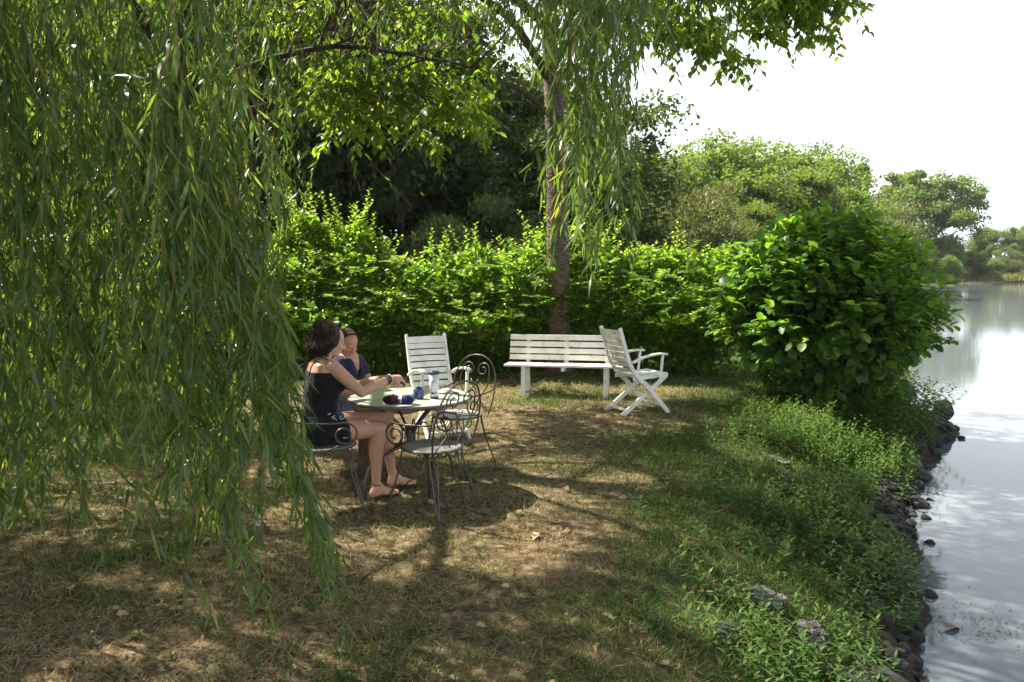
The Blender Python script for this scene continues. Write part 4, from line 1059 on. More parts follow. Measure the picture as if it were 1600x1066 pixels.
# ------------------------------------------------------------------ scroll iron chairs
def spiral(c, r0, r1, a0, a1, n, U, W):
    out = []
    for k in range(n + 1):
        t = k / n; a = a0 + (a1 - a0) * t; r = r0 + (r1 - r0) * t
        out.append(Vector(c) + U * (r * math.cos(a)) + W * (r * math.sin(a)))
    return out

def iron_chair(seat_mat):
    root = empty('scroll_chair'); X, Yv, Zv = Vector((1, 0, 0)), Vector((0, 1, 0)), Vector((0, 0, 1))
    MB().lathe([(.001, .452), (.17, .450), (.192, .456), (.204, .452), (.206, .438), (.196, .434), (.001, .440)], n=32).build('seat', M[seat_mat], root, smooth=True)
    MB().tube([(.207 * math.cos(a), .207 * math.sin(a), .444) for a in np.linspace(0, 6.2832, 33)[:-1]], .006, 6, closed=True).build('seat_ring', M['iron'], root, smooth=True)
    B = lambda y, z: Vector((-.185 - (z - .45) * .24, y, z))      # back plane, leaning
    h = [B(.19, .44), B(.215, .55), B(.222, .66), B(.205, .77), B(.15, .865), B(.075, .91), B(0, .922)]
    hoop = spline([tuple(v) for v in h] + [(v.x, -v.y, v.z) for v in h[:-1][::-1]], 4)
    MB().tube(hoop, .0065, 8).build('back_hoop', M['iron'], root, smooth=True)
    for s in (-1, 1):                              # two mirrored scrolls that make a heart inside the hoop
        c = B(.075 * s, .80); U = Yv * s; W = (B(0, 1) - B(0, 0)).normalized()
        sp = spiral(c, .068, .018, math.radians(-20), math.radians(-20 - 500 + 1000), 34, U, W)
        tail = [B(.03 * s, .47), B(.07 * s, .55), B(.135 * s, .66), B(.155 * s, .73)]
        MB().tube([tuple(v) for v in spline([tuple(v) for v in tail] + [tuple(sp[0])], 4)[:-1]] + sp, .0055, 6).build('back_scroll', M['iron'], root, smooth=True)
        MB().tube(spline([tuple(B(.17 * s, .46)), tuple(B(.06 * s, .58)), tuple(B(-.04 * s, .72))], 5), .0045, 6).build('back_rod', M['iron'], root, smooth=True)
        # arm: forward from the hoop, then curling down and back under itself
        y = .225 * s
        line = [(-.235, y, .665), (-.16, y * 1.05, .645), (.0, y * 1.1, .635), (.10, y * 1.1, .635)]
        c2 = Vector((.10, y * 1.1, .555)); sp = spiral(c2, .080, .022, math.pi / 2, math.pi / 2 - math.radians(560), 36, X * 1.15, Zv)
        MB().tube([tuple(v) for v in spline(line, 5)[:-1]] + sp, .0065, 8).build('armrest', M['iron'], root, smooth=True)
        MB().tube(spline([(.06, y * 1.1, .485), (.02, y * 1.02, .462), (-.02, y * .92, .444)], 4), .0055, 6).build('arm_bracket', M['iron'], root, smooth=True)
        for fx in (1, -1):                         # each leg is a pair of rods meeting at the foot
            x0 = .14 * fx; y0 = .14 * s; x1 = .235 * fx - (.03 if fx < 0 else 0); y1 = .215 * s
            m = MB()
            for q in (-.022, .022):
                m.tube(spline([(x0 - q * s * fx, y0 + q, .44), ((x0 * .7 + x1 * .3) - q * .6 * s * fx, (y0 * .7 + y1 * .3) + q * .6, .26), (x1, y1, -.01)], 5), .0055, 6)
            m.tube([(x1, y1, .015), (x1, y1, -.012)], .010, 8)
            m.build('leg', M['iron'], root, smooth=True)
    for s in (-1, 1):
        MB().tube([tuple(v) for v in spiral(Vector((.0, .12 * s, .385)), .05, .015, math.pi / 2, math.pi / 2 + s * 7.5, 24, X, Zv)], .0045, 6).build('under_scroll', M['iron'], root, smooth=True)
    return root
ic = iron_chair('ironseat')
def put(o, x, y, deg, label):
    o.location = (x, y, G(x, y) + .004); o.rotation_euler = (0, 0, math.radians(deg)); tag(o, label, 'chair', 'scrolled iron chairs round the table')
put(ic, -.55, 5.17, 143, 'empty dark iron scroll chair nearest the camera, in front of the round table')
o = copy_tree(ic); put(o, -1.29, 5.22, 20, 'dark iron scroll chair that the woman in black sits on')
o = copy_tree(ic); put(o, -1.50, 6.30, -8, 'iron scroll chair under the woman in navy, mostly hidden behind the woman in black')
ip = iron_chair('litseat'); put(ip, -.46, 6.33, 236, 'iron scroll chair with sunlit round seat, right of the table, feet resting on it')

# ------------------------------------------------------------------ round table
def table():
    cx, cy = -.766, 5.69
    root = empty('round_table', (cx, cy, G(cx, cy))); tag(root, 'round pale green grey metal garden table with scrolled iron base', 'table')
    MB().lathe([(.001, .722), (.44, .722), (.452, .719), (.452, .712), (.001, .710)], n=56).build('table_top', M['tabletop'], root)
    MB().lathe([(.4525, .700), (.459, .703), (.459, .722), (.4525, .7235), (.4525, .700)], n=56, caps=False).build('rim', M['tableedge'], root, smooth=True)
    MB().lathe([(.028, .30), (.036, .33), (.030, .40), (.036, .46), (.028, .49)], n=16).build('hub', M['iron'], root, smooth=True)
    for k in range(4):
        a = math.radians(38 + 90 * k); c, s = math.cos(a), math.sin(a); P = lambda r, z: (r * c, r * s, z)
        MB().tube(spline([P(.03, .45), P(.12, .55), P(.25, .66), P(.33, .708)], 5), .010, 8).build('stay', M['iron'], root, smooth=True)
        MB().tube(spline([P(.03, .36), P(.16, .33), P(.32, .25), P(.375, .14), P(.385, -.01)], 6), .012, 8).build('leg', M['iron'], root, smooth=True)
        a2 = math.radians(83 + 90 * k); c2, s2 = math.cos(a2), math.sin(a2)
        MB().tube([((.105 + .045 * math.cos(t)) * c2, (.105 + .045 * math.cos(t)) * s2, .43 + .10 * math.sin(t)) for t in np.linspace(0, 6.283, 25)[:-1]], .0055, 6, closed=True).build('oval_ring', M['iron'], root, smooth=True)
    MB().tube([(.40 * math.cos(t), .40 * math.sin(t), .700) for t in np.linspace(0, 6.283, 41)[:-1]], .006, 6, closed=True).build('under_ring', M['iron'], root, smooth=True)
    return G(cx, cy) + .7225
TZ = table()

def things_on_table():
    # travel mug
    r = empty('travel_mug', (-.573, 5.60, TZ)); tag(r, 'pale travel mug with dark lid standing on the round table', 'mug')
    MB().lathe([(.001, .018), (.031, .018), (.036, .10), (.039, .182), (.001, .182)], n=28).build('body', M['steelpale'], r, smooth=True)
    MB().lathe([(.001, 0), (.0305, 0), (.0318, .018), (.001, .0178)], n=28).build('base_band', M['inkblue'], r, smooth=True)
    MB().lathe([(.001, .182), (.041, .182), (.042, .196), (.036, .204), (.001, .206)], n=28).build('lid', M['inkblue'], r, smooth=True)
    p = MB()
    for k, (a, z, w, h) in enumerate([(-1.9, .045, .010, .018), (-1.55, .040, .012, .010), (-1.2, .048, .008, .014), (-1.75, .125, .006, .012), (-1.35, .135, .009, .006)]):
        rr = .0345 + z * .035; p.box((rr * math.cos(a), rr * math.sin(a), z), (.0012, w, h), Matrix.Rotation(a, 3, 'Z'))
    p.build('printed_mark', M['inkblue'], r)
    # glazed pot with yarn and needles
    r = empty('blue_pot', (-.685, 5.585, TZ)); tag(r, 'small blue glazed pot holding blue yarn behind the yarn skeins', 'pot')
    MB().lathe([(.001, 0), (.032, 0), (.040, .025), (.041, .055), (.038, .072), (.034, .074), (.033, .062), (.001, .058)], n=24).build('body', M['blueglaze'], r, smooth=True)
    b = MB()
    for k in range(7):
        a0 = rng.random() * 6; b.tube([(.026 * math.cos(t + a0) * (1 - .1 * k), .026 * math.sin(t + a0), .066 + .006 * math.sin(2 * t + k) + k * .0025) for t in np.linspace(0, 6.28, 19)[:-1]], .0035, 5, closed=True)
    b.tube([(.0, .0, .06), (.004, -.01, .125)], .0018, 5)
    b.build('yarn', M['yarn_blue'], r, smooth=True)
    # skeins
    def skein(name, x, y, rx, ry, rz, mat, label, rot, band=None):
        r = empty(name, (x, y, TZ + rz * .96), rot); tag(r, label, 'yarn', 'yarn skeins on the table')
        m = MB(); m.ell((0, 0, 0), (rx, ry, rz), nu=24, nv=14)
        m.v = [Vector((v.x, v.y, v.z)) * (1 + .035 * math.sin(9 * v.x / rx + 7 * v.y / ry + 5 * v.z / rz)) for v in m.v]
        m.build('yarn_body', mat, r, smooth=True)
        s = MB()
        for k in range(22):
            a = rng.uniform(-.6, .6); o = rng.uniform(-.5, .5)
            s.tube([(rx * 1.02 * math.cos(t) * .98, ry * 1.03 * math.sin(t) * math.cos(a) + 0, rz * 1.03 * (math.sin(t) * math.sin(a) + 0) if k % 2 else rz * 1.03 * math.sin(t)) if k % 3 else
                    (rx * o, ry * 1.03 * math.cos(t) * math.sqrt(1 - o * o), rz * 1.03 * math.sin(t) * math.sqrt(1 - o * o)) for t in np.linspace(0, 6.28, 21)[:-1]], .0022, 4, closed=True)
        s.build('strand', mat, r, smooth=True)
        if band:
            w = MB(); prof = []
            for t in np.linspace(0, 6.283, 25)[:-1]: prof.append(t)
            b0 = len(w.v)
            for xx in (band[0], band[1]):
                for t in prof: w.v.append(Vector((rx * xx, ry * 1.10 * math.cos(t) * math.sqrt(max(.3, 1 - xx * xx)), rz * 1.08 * math.sin(t) * math.sqrt(max(.3, 1 - xx * xx)))))
            n = len(prof)
            for j in range(n): w.f.append((b0 + j, b0 + (j + 1) % n, b0 + n + (j + 1) % n, b0 + n + j))
            w.build('paper_band', M['paper'], r, smooth=True)
    skein('yarn_skein', -.855, 5.385, .062, .038, .031, M['yarn_multi'], 'dark and magenta variegated yarn skein on the table', math.radians(12))
    skein('yarn_skein', -.752, 5.375, .060, .036, .029, M['yarn_blue'], 'bright blue yarn skein with a white paper band', math.radians(-4), band=(-.86, -.42))
    # white cloth scrap behind the mug
    r = MB(); q = 9
    for i in range(q):
        for j in range(q):
            u, v = i / (q - 1) - .5, j / (q - 1) - .5; r.v.append(Vector((-.50 + u * .16, 5.86 + v * .11, TZ + .006 + .010 * abs(math.sin(7 * u + 3 * v)) + .006 * math.cos(9 * v))))
    for i in range(q - 1):
        for j in range(q - 1): r.f.append((i * q + j, (i + 1) * q + j, (i + 1) * q + j + 1, i * q + j + 1))
    o = r.build('white_cloth', M['paper'], smooth=True); tag(o, 'crumpled white cloth lying on the far side of the round table', 'cloth')
things_on_table()

# short timber log standing under the table edge
def log():
    x, y = -1.16, 6.14; r = empty('timber_log', (x, y, G(x, y))); tag(r, 'short upright brown log standing behind the calves of the woman in black', 'log')
    m = MB(); m.lathe([(.098, -.03), (.095, .1), (.09, .25), (.092, .36)], n=22)
    m.v = [Vector((v.x * (1 + .05 * math.sin(11 * math.atan2(v.y, v.x))), v.y * (1 + .05 * math.sin(11 * math.atan2(v.y, v.x))), v.z)) for v in m.v]
    m.build('bark', M['log'], r); MB().lathe([(.001, .3605), (.084, .3605), (.084, .364), (.001, .366)], n=22).build('cut_face', M['straw_bark'], r)
log()

#PEOPLE
# ------------------------------------------------------------------ people
def blob(name, build, mat, parent=None, voxel=.006, smooth=6, ratio=None):
    """one continuous surface: shapes joined, remeshed and smoothed"""
    m = MB(); build(m); me0 = m.me('tmp', mat)
    o = bpy.data.objects.new('tmp', me0); COL.objects.link(o)
    r = o.modifiers.new('r', 'REMESH'); r.mode = 'VOXEL'; r.voxel_size = voxel; r.use_smooth_shade = True
    s = o.modifiers.new('s', 'SMOOTH'); s.factor = .5; s.iterations = smooth
    if ratio: d = o.modifiers.new('d', 'DECIMATE'); d.ratio = ratio
    dg = bpy.context.evaluated_depsgraph_get(); me = bpy.data.meshes.new_from_object(o.evaluated_get(dg)); me.name = name
    bpy.data.objects.remove(o); me.materials.clear(); me.materials.append(mat)
    me.polygons.foreach_set('use_smooth', [True] * len(me.polygons))
    return link(name, me, parent)

def cap(m, pts, rad, n=14, sub=5, flat=1.0):
    """smooth tapered limb with rounded ends"""
    a = np.hstack([np.array(pts, float), np.array(rad, float)[:, None]]); q = spline(a, sub)
    P = [tuple(v[:3]) for v in q]; R = [max(.002, v[3]) for v in q]
    d0 = nrm(q[0][:3] - q[1][:3]); d1 = nrm(q[-1][:3] - q[-2][:3]); pre, post, r0s, r1s = [], [], [], []
    for t in (1.0, .92, .72, .4):
        pre.append(tuple(q[0][:3] + d0 * R[0] * t * .95)); r0s.append(R[0] * math.sqrt(max(.01, 1 - t * t)))
        post.insert(0, tuple(q[-1][:3] + d1 * R[-1] * t * .95)); r1s.insert(0, R[-1] * math.sqrt(max(.01, 1 - t * t)))
    m.tube(pre + P + post, r0s + R + r1s, n)

def basis(f, up=(0, 0, 1)):
    f = Vector(f).normalized(); l = Vector(up).cross(f).normalized(); u = f.cross(l)
    return f, l, u, Matrix((f, l, u)).transposed()

def torso(m, pts, grow=0.0, f=(1, 0, 0), n=22):
    """pts: (centre, half width, half depth, left vector); cross-section rings from seat to neck"""
    base = len(m.v); K = len(pts)
    for c, w, d, lv in pts:
        l = Vector(lv).normalized(); ff = Vector((l.y, -l.x, 0)).normalized()
        for j in range(n):
            a = 2 * math.pi * j / n; ca, sa = math.cos(a), math.sin(a)
            ex = lambda v: math.copysign(abs(v) ** .85, v)
            m.v.append(Vector(c) + l * (ex(ca) * (w + grow)) + ff * (ex(sa) * (d + grow)))
    for k in range(K - 1):
        for j in range(n):
            j2 = (j + 1) % n; m.f.append((base + k * n + j, base + k * n + j2, base + (k + 1) * n + j2, base + (k + 1) * n + j))
    m.f.append(tuple(base + j for j in range(n))[::-1]); m.f.append(tuple(base + (K - 1) * n + j for j in range(n)))

def head(m, c, f, up=(0, 0, 1), s=1.0):
    """skull, face, jaw, nose, brow, lips, chin, ears; c is the middle of the head"""
    f, l, u, R = basis(f, up); c = Vector(c); P = lambda a, b, d: c + (f * a + l * b + u * d) * s
    m.ell(P(-.012, 0, .022), (.096 * s, .076 * s, .088 * s), R, 24, 18)
    m.ell(P(.022, 0, -.022), (.064 * s, .060 * s, .078 * s), R, 20, 14)
    m.ell(P(.030, 0, -.072), (.044 * s, .043 * s, .036 * s), R, 16, 12)       # jaw
    m.ell(P(.068, 0, -.090), (.017 * s, .020 * s, .015 * s), R, 12, 8)        # chin
    m.ell(P(.066, 0, .032), (.018 * s, .048 * s, .018 * s), R, 14, 8)         # brow
    for b in (-1, 1):
        m.ell(P(.054, .035 * b, -.022), (.026 * s, .024 * s, .024 * s), R, 12, 8)   # cheeks
        m.ell(P(-.006, .073 * b, -.012), (.018 * s, .009 * s, .030 * s), R, 12, 8)  # ears
        m.ell(P(.074, .031 * b, .006), (.010 * s, .014 * s, .009 * s), R, 10, 8)    # lids
    cap(m, [P(.078, 0, .014), P(.094, 0, -.008), P(.106, 0, -.026)], [.008 * s, .010 * s, .012 * s], 10)
    for b in (-1, 1): m.ell(P(.094, .011 * b, -.031), (.010 * s, .008 * s, .007 * s), R, 10, 6)
    m.ell(P(.083, 0, -.055), (.012 * s, .021 * s, .007 * s), R, 12, 8); m.ell(P(.080, 0, -.066), (.011 * s, .018 * s, .006 * s), R, 12, 8)
    return P

def face_bits(P, parent, s=1.0):
    b = MB()
    for q in (-1, 1): b.tube([P(.0865 - .011 * abs(t) - .003, (.032 + .020 * t) * q, .034 + .004 * (1 - t * t)) for t in (-1, -.5, 0, .5, 1)], [.001, .0018, .002, .0018, .001], 6)
    b.build('eyebrow', M['hair1'], parent, smooth=True)
    b = MB()
    for q in (-1, 1): b.tube([P(.0855 - .006 * t * t - .004 * (t > 0) * t, (.031 + .014 * t) * q, .001 - .002 * (1 - t * t)) for t in (-1, -.5, 0, .5, 1)], .0019, 6)
    b.build('eyelash', M['hair1'], parent, smooth=True)
    b = MB(); b.tube([P(.0925 - 14 * t * t, t, -.060) for t in (-.019, -.01, 0, .01, .019)], [.0015, .003, .0036, .003, .0015], 8)
    b.build('lips', M['lips'], parent, smooth=True)

def hand(m, wrist, aim, palm_n, curl=.6, s=1.0, thumb=1):
    """palm, four unequal bent fingers, and a thumb from the side of the palm"""
    w = Vector(wrist); f = Vector(aim).normalized(); nn = Vector(palm_n); nn = (nn - f * nn.dot(f)).normalized(); sd = nn.cross(f) * thumb
    cap(m, [w, w + f * .035 * s, w + f * .075 * s], [.021 * s, .024 * s, .022 * s], 12)
    cap(m, [w + f * .03 * s + sd * .012 * s, w + f * .078 * s + sd * .022 * s], [.018 * s, .013 * s], 10)
    cap(m, [w + f * .03 * s - sd * .012 * s, w + f * .074 * s - sd * .022 * s], [.018 * s, .013 * s], 10)
    for k, (o, ln) in enumerate([(.027, .072), (.0095, .080), (-.0085, .074), (-.026, .058)]):
        p = w + f * (.080 - .003 * abs(k - 1)) * s + sd * o * s; pts = [p - f * .02 * s, p]; d = f.copy(); a = 0
        for seg, fr in enumerate((.45, .32, .23)):
            a += curl * (.75 + .12 * k) * (1, .9, .6)[seg]; d = (f * math.cos(a) + nn * math.sin(a)); p = p + d * ln * fr * s; pts.append(p)
        cap(m, pts, [.0095 * s, .0095 * s, .009 * s, .0083 * s, .0072 * s], 8, 3)
    b = w + f * .028 * s + sd * .026 * s
    cap(m, [b - sd * .01 * s, b + (sd * .018 + f * .018 + nn * .010) * s, b + (sd * .020 + f * .042 + nn * .024) * s, b + (sd * .008 + f * .058 + nn * .036) * s], [.012 * s, .0115 * s, .010 * s, .008 * s], 8, 3)

def foot(m, ankle, heel, toe, s=1.0, up=(0, 0, 1)):
    ankle, heel, toe = Vector(ankle), Vector(heel), Vector(toe); f = (toe - heel).normalized(); u = Vector(up); u = (u - f * u.dot(f)).normalized(); sd = u.cross(f); L = (toe - heel).length
    cap(m, [ankle + u * .03, ankle - u * .01, heel + u * .034 * s + f * .012], [.033 * s, .033 * s, .030 * s], 12)
    cap(m, [heel + u * .026 + f * .018, heel + f * L * .35 + u * .038, heel + f * L * .62 + u * .026, heel + f * L * .78 + u * .016], [.026 * s, .030 * s, .028 * s, .016 * s], 12)
    cap(m, [ankle + f * .01, heel + f * L * .45 + u * .040, heel + f * L * .66 + u * .022], [.034 * s, .026 * s, .018 * s], 12)
    cap(m, [heel + f * L * .5 + u * .022 + sd * .020, heel + f * L * .76 + u * .016 + sd * .024], [.02 * s, .016 * s], 10)
    cap(m, [heel + f * L * .5 + u * .022 - sd * .020, heel + f * L * .74 + u * .016 - sd * .026], [.018 * s, .014 * s], 10)
    for k, (o, ln, r) in enumerate([(.030, .060, .012), (.012, .055, .009), (-.002, .049, .0085), (-.016, .042, .008), (-.030, .034, .0075)]):
        b = heel + f * (L * .74) + sd * o * s + u * .014
        cap(m, [b, b + f * ln * .5 * s + u * .004, b + f * ln * s - u * .003], [r, r * .95, r * .85], 8, 3)

def sandal(heel, toe, parent, strap=True, up=(0, 0, 1)):
    heel, toe = Vector(heel), Vector(toe); f = (toe - heel).normalized(); u = Vector(up); u = (u - f * u.dot(f)).normalized(); sd = u.cross(f); L = (toe - heel).length + .03
    m = MB(); h0 = heel - f * .015; n = 18; ring = []
    for k in range(n):
        a = 2 * math.pi * k / n; t = (1 - math.cos(a)) / 2; w = .036 + .012 * t; ring.append(h0 + f * (L * t) + sd * (math.sin(a) * w * (1.0 if 0 < t < 1 else 0)))
    b0 = len(m.v)
    for p in ring: m.v.append(p - u * .014)
    for p in ring: m.v.append(p + u * .002)
    m.f.append(tuple(range(n))[::-1]); m.f.append(tuple(range(n, 2 * n)))
    for k in range(n): m.f.append((k, (k + 1) % n, n + (k + 1) % n, n + k))
    o = m.build('sandal', M['rubber'], parent, bevel=.003)
    s = MB(); pt = h0 + f * L * .80 + u * .03
    for q in (-1, 1): s.tube(spline([pt, h0 + f * L * .66 + sd * .028 * q + u * .045, h0 + f * L * .48 + sd * .044 * q + u * .012], 4), .005, 6)
    s.tube([pt, pt - u * .03], .004, 6); s.build('strap', M['rubber'], o, smooth=True)
    return o

def ringlet(b, c, r, axis, wob=.0, th=.005, n=26, R=None):
    f, l, u, _ = basis(axis, (0.1, .2, 1)); b.tube([Vector(c) + l * (r * math.cos(t)) + u * (r * math.sin(t)) for t in np.linspace(0, 6.283, n)[:-1]], th, 6, closed=True)

def woman_black():
    root = empty('person', (-1.29, 5.3, 0)); O = Vector((-1.29, 5.3, 0)); gz = G(-1.0, 5.4)
    tag(root, 'woman with curly dark hair in a black camisole and shorts, seated sideways at the table', 'person')
    F = Vector((.88, .47, 0)).normalized(); Lf = Vector((-F.y, F.x, 0)); V = lambda x, y, z: Vector((x, y, z)) - O
    pelvis = V(-1.33, 5.27, .54)
    hipR, hipL = pelvis - Lf * .085 + Vector((0, 0, -.015)), pelvis + Lf * .085 + Vector((0, 0, -.015))
    kR, kL = V(-.945, 5.40, .515), V(-.93, 5.60, .565)
    aR, aL = V(-.985, 5.45, gz + .105), V(-.905, 5.70, gz + .115)
    hR, tR = V(-1.015, 5.425, gz + .022), V(-.835, 5.545, gz + .022); hL, tL = V(-.93, 5.685, gz + .03), V(-.735, 5.785, gz + .022)
    shR, shL = V(-1.225, 5.195, .985), V(-1.385, 5.47, .985)
    eR, wR = V(-1.025, 5.17, .812), V(-.855, 5.33, .885)
    eL, wL = V(-1.14, 5.58, .795), V(-.93, 5.515, .86)
    hd = V(-1.262, 5.345, 1.145); hf = (F + Vector((0, 0, -.30))).normalized()
    rings = [(pelvis + Vector((0, 0, -.085)), .150, .105, Lf), (pelvis + Vector((0, 0, -.03)), .178, .130, Lf), (pelvis + Vector((0, 0, .03)), .172, .128, Lf), (pelvis + F * .0 + Vector((0, 0, .11)), .138, .108, Lf),
             (pelvis + F * .005 + Vector((0, 0, .18)), .128, .102, Lf), (pelvis + F * .015 + Vector((0, 0, .26)), .140, .112, Lf), (pelvis + F * .025 + Vector((0, 0, .34)), .150, .115, Lf),
             (pelvis + F * .02 + Vector((0, 0, .41)), .150, .100, Lf), (pelvis + F * .015 + Vector((0, 0, .455)), .135, .080, Lf), (pelvis + F * .02 + Vector((0, 0, .49)), .085, .062, Lf), (pelvis + F * .03 + Vector((0, 0, .515)), .052, .05, Lf)]
    PH = []
    def body(m):
        torso(m, rings)
        for s in (-1, 1): m.ell(pelvis + F * .105 + Lf * (.062 * s) + Vector((0, 0, .31)), (.055, .058, .055))
        cap(m, [pelvis + F * .03 + Vector((0, 0, .50)), pelvis + F * .045 + Vector((0, 0, .56)), hd - Vector((0, 0, .045)) - F * .01], [.052, .046, .050], 14)
        for sh in (shR, shL): cap(m, [pelvis + F * .015 + Vector((0, 0, .44)), sh], [.06, .050], 14)
        cap(m, [shR, shR * .55 + eR * .45, eR], [.052, .045, .036], 14); cap(m, [eR, eR * .62 + wR * .38, wR], [.036, .037, .024], 14)
        cap(m, [shL, shL * .55 + eL * .45, eL], [.052, .045, .036], 14); cap(m, [eL, eL * .62 + wL * .38, wL], [.036, .037, .024], 14)
        for h, k, a in ((hipR, kR, aR), (hipL, kL, aL)):
            cap(m, [h, h * .55 + k * .45 + Vector((0, 0, .008)), k], [.092, .078, .056], 18)
            back = -F * .018; cap(m, [k, k * .68 + a * .32 + back, k * .35 + a * .65 + back * .4, a], [.054, .056, .040, .030], 16)
            m.ell(k + F * .012, (.05, .05, .05))
        foot(m, aR, hR, tR); foot(m, aL, hL, tL)
        hand(m, wR, (.75, .45, -.05), (-.1, .5, -.85), .75, thumb=1); hand(m, wL, (.85, -.25, .0), (0, -.4, -.9), .8, thumb=-1)
        PH.append(head(m, hd, hf, s=.98))
    blob('body', body, M['skin1'], root, voxel=.0052, smooth=4, ratio=.35)
    face_bits(PH[0], root)
    def top(m):
        torso(m, [(c, w, d, l) for c, w, d, l in rings[1:8]], .007)
        for s in (-1, 1): m.ell(pelvis + F * .105 + Lf * (.062 * s) + Vector((0, 0, .31)), (.062, .066, .062))
    blob('camisole', top, M['black'], root, voxel=.007, smooth=3)
    def shorts(m):
        torso(m, rings[:4], .010)
        for h, k in ((hipR, kR), (hipL, kL)): cap(m, [h, h * .72 + k * .28], [.101, .098], 18)
    blob('shorts', shorts, M['black'], root, voxel=.008, smooth=3)
    st = MB()
    for s in (-1, 1):
        a = pelvis + Lf * (.088 * s) - F * .098 + Vector((0, 0, .40)); b = pelvis + Lf * (.098 * s) - F * .01 + Vector((0, 0, .512)); c = pelvis + Lf * (.085 * s) + F * .135 + Vector((0, 0, .36))
        st.tube(spline([a - Vector((0, 0, .02)), a * .45 + b * .55 - F * .022, b, b * .5 + c * .5 + F * .03, c], 6), .0048, 8)
    st.build('shoulder_strap', M['black'], root, smooth=True)
    # hair: full volume of curls to the nape
    hc = hd + Vector((0, 0, .012)) - hf * .045
    def hairvol(m):
        f, l, u, R = basis(F); m.ell(hc + Vector((0, 0, .012)), (.108, .112, .112), R, 20, 14); m.ell(hc - F * .035 + Vector((0, 0, -.055)), (.085, .118, .082), R, 20, 14)
    blob('hair', hairvol, M['hair1'], root, voxel=.009, smooth=3)
    cu = MB(); f, l, u, R = basis(F)
    for i in range(900):
        d = Vector(rand_dirs(1)[0]); d.normalize()
        loc = Vector((d.dot(f), d.dot(l), d.dot(u)))
        if loc.x > .45 and loc.z < .50: continue
        if loc.x > .15 and loc.z < -.15 and abs(loc.y) < .93: continue
        p = hc + f * (loc.x * .110) + l * (loc.y * .116) + u * (loc.z * .115 + .006 - (.045 if loc.z < .1 else .01)) - f * (.025 if loc.z < 0 else 0)
        tang = Vector((rng.normal() * .5, rng.normal() * .5, -1)) - d * .2; tang.normalize(); s1 = tang.orthogonal().normalized(); s2 = tang.cross(s1); ln = rng.uniform(.03, .055); rr = rng.uniform(.004, .008); ph = rng.random() * 6; off = rng.uniform(-.004, .006)
        cu.tube([p + tang * (ln * t) + (s1 * math.cos(ph + 13 * t) + s2 * math.sin(ph + 13 * t)) * rr * (1 + t * .5) + d * (rng.uniform(0, .010) if False else off) for t in np.linspace(-.35, .65, 12)], list(np.linspace(.0032, .0012, 12)), 4)
    cu.build('curls', M['hair1'], root, smooth=True)
    b = MB(); ax = (wR - eR).normalized(); ringlet(b, wR - ax * .012, .0285, ax, th=.0055); ringlet(b, wR - ax * .030, .030, ax, th=.0045); b.build('wristband', M['rubber'], root, smooth=True)
    b = MB(); ringlet(b, wR + ax * .004, .0275, ax, th=.004); b.build('bracelet', M['silver'], root, smooth=True)
    b = MB(); ringlet(b, aR + Vector((0, 0, .012)), .037, (0.15, 0, 1), th=.0035); b.build('anklet', M['black'], root, smooth=True)
    sandal(hR - Vector((0, 0, .008)), tR - Vector((0, 0, .008)), root); sandal(hL - Vector((0, 0, .012)), tL - Vector((0, 0, .008)), root)
    # pale floral print by the hip
    fl = MB()
    for i in range(14):
        a = rng.uniform(-2.2, -.9); zz = rng.uniform(.07, .13); p = pelvis + Vector((0, 0, zz)) - Lf * (.150) * math.cos((a + 1.57) * .6) + F * (.150 * math.sin((a + 1.57) * .9) + .05)
        fl.box(p, (rng.uniform(.012, .03), .003, .004), Matrix.Rotation(math.atan2(F.y, F.x) + rng.normal() * .1, 3, 'Z') @ Matrix.Rotation(rng.uniform(-.8, .8), 3, 'Y'))
    tag(fl.build('floral_print', M['silver'], root), kind='stuff')
    # crochet piece held in the fingers
    c = (wR + Vector((.075, .065, -.03))); w = MB()
    for k in range(16):
        ph = rng.random() * 6; w.tube([c + O * 0 + Vector((.03 * math.cos(t + ph) + rng.normal() * .001, .018 * math.sin(t), .012 * math.sin(2 * t + ph) + (k - 8) * .0018)) for t in np.linspace(0, 6.28, 17)[:-1]], .0028, 5, closed=True)
    o = w.build('crochet_work', M['yarn_multi'], None, smooth=True); o.location = O; tag(o, 'small dark crochet piece held in the hands over the table', 'crochet')
woman_black()

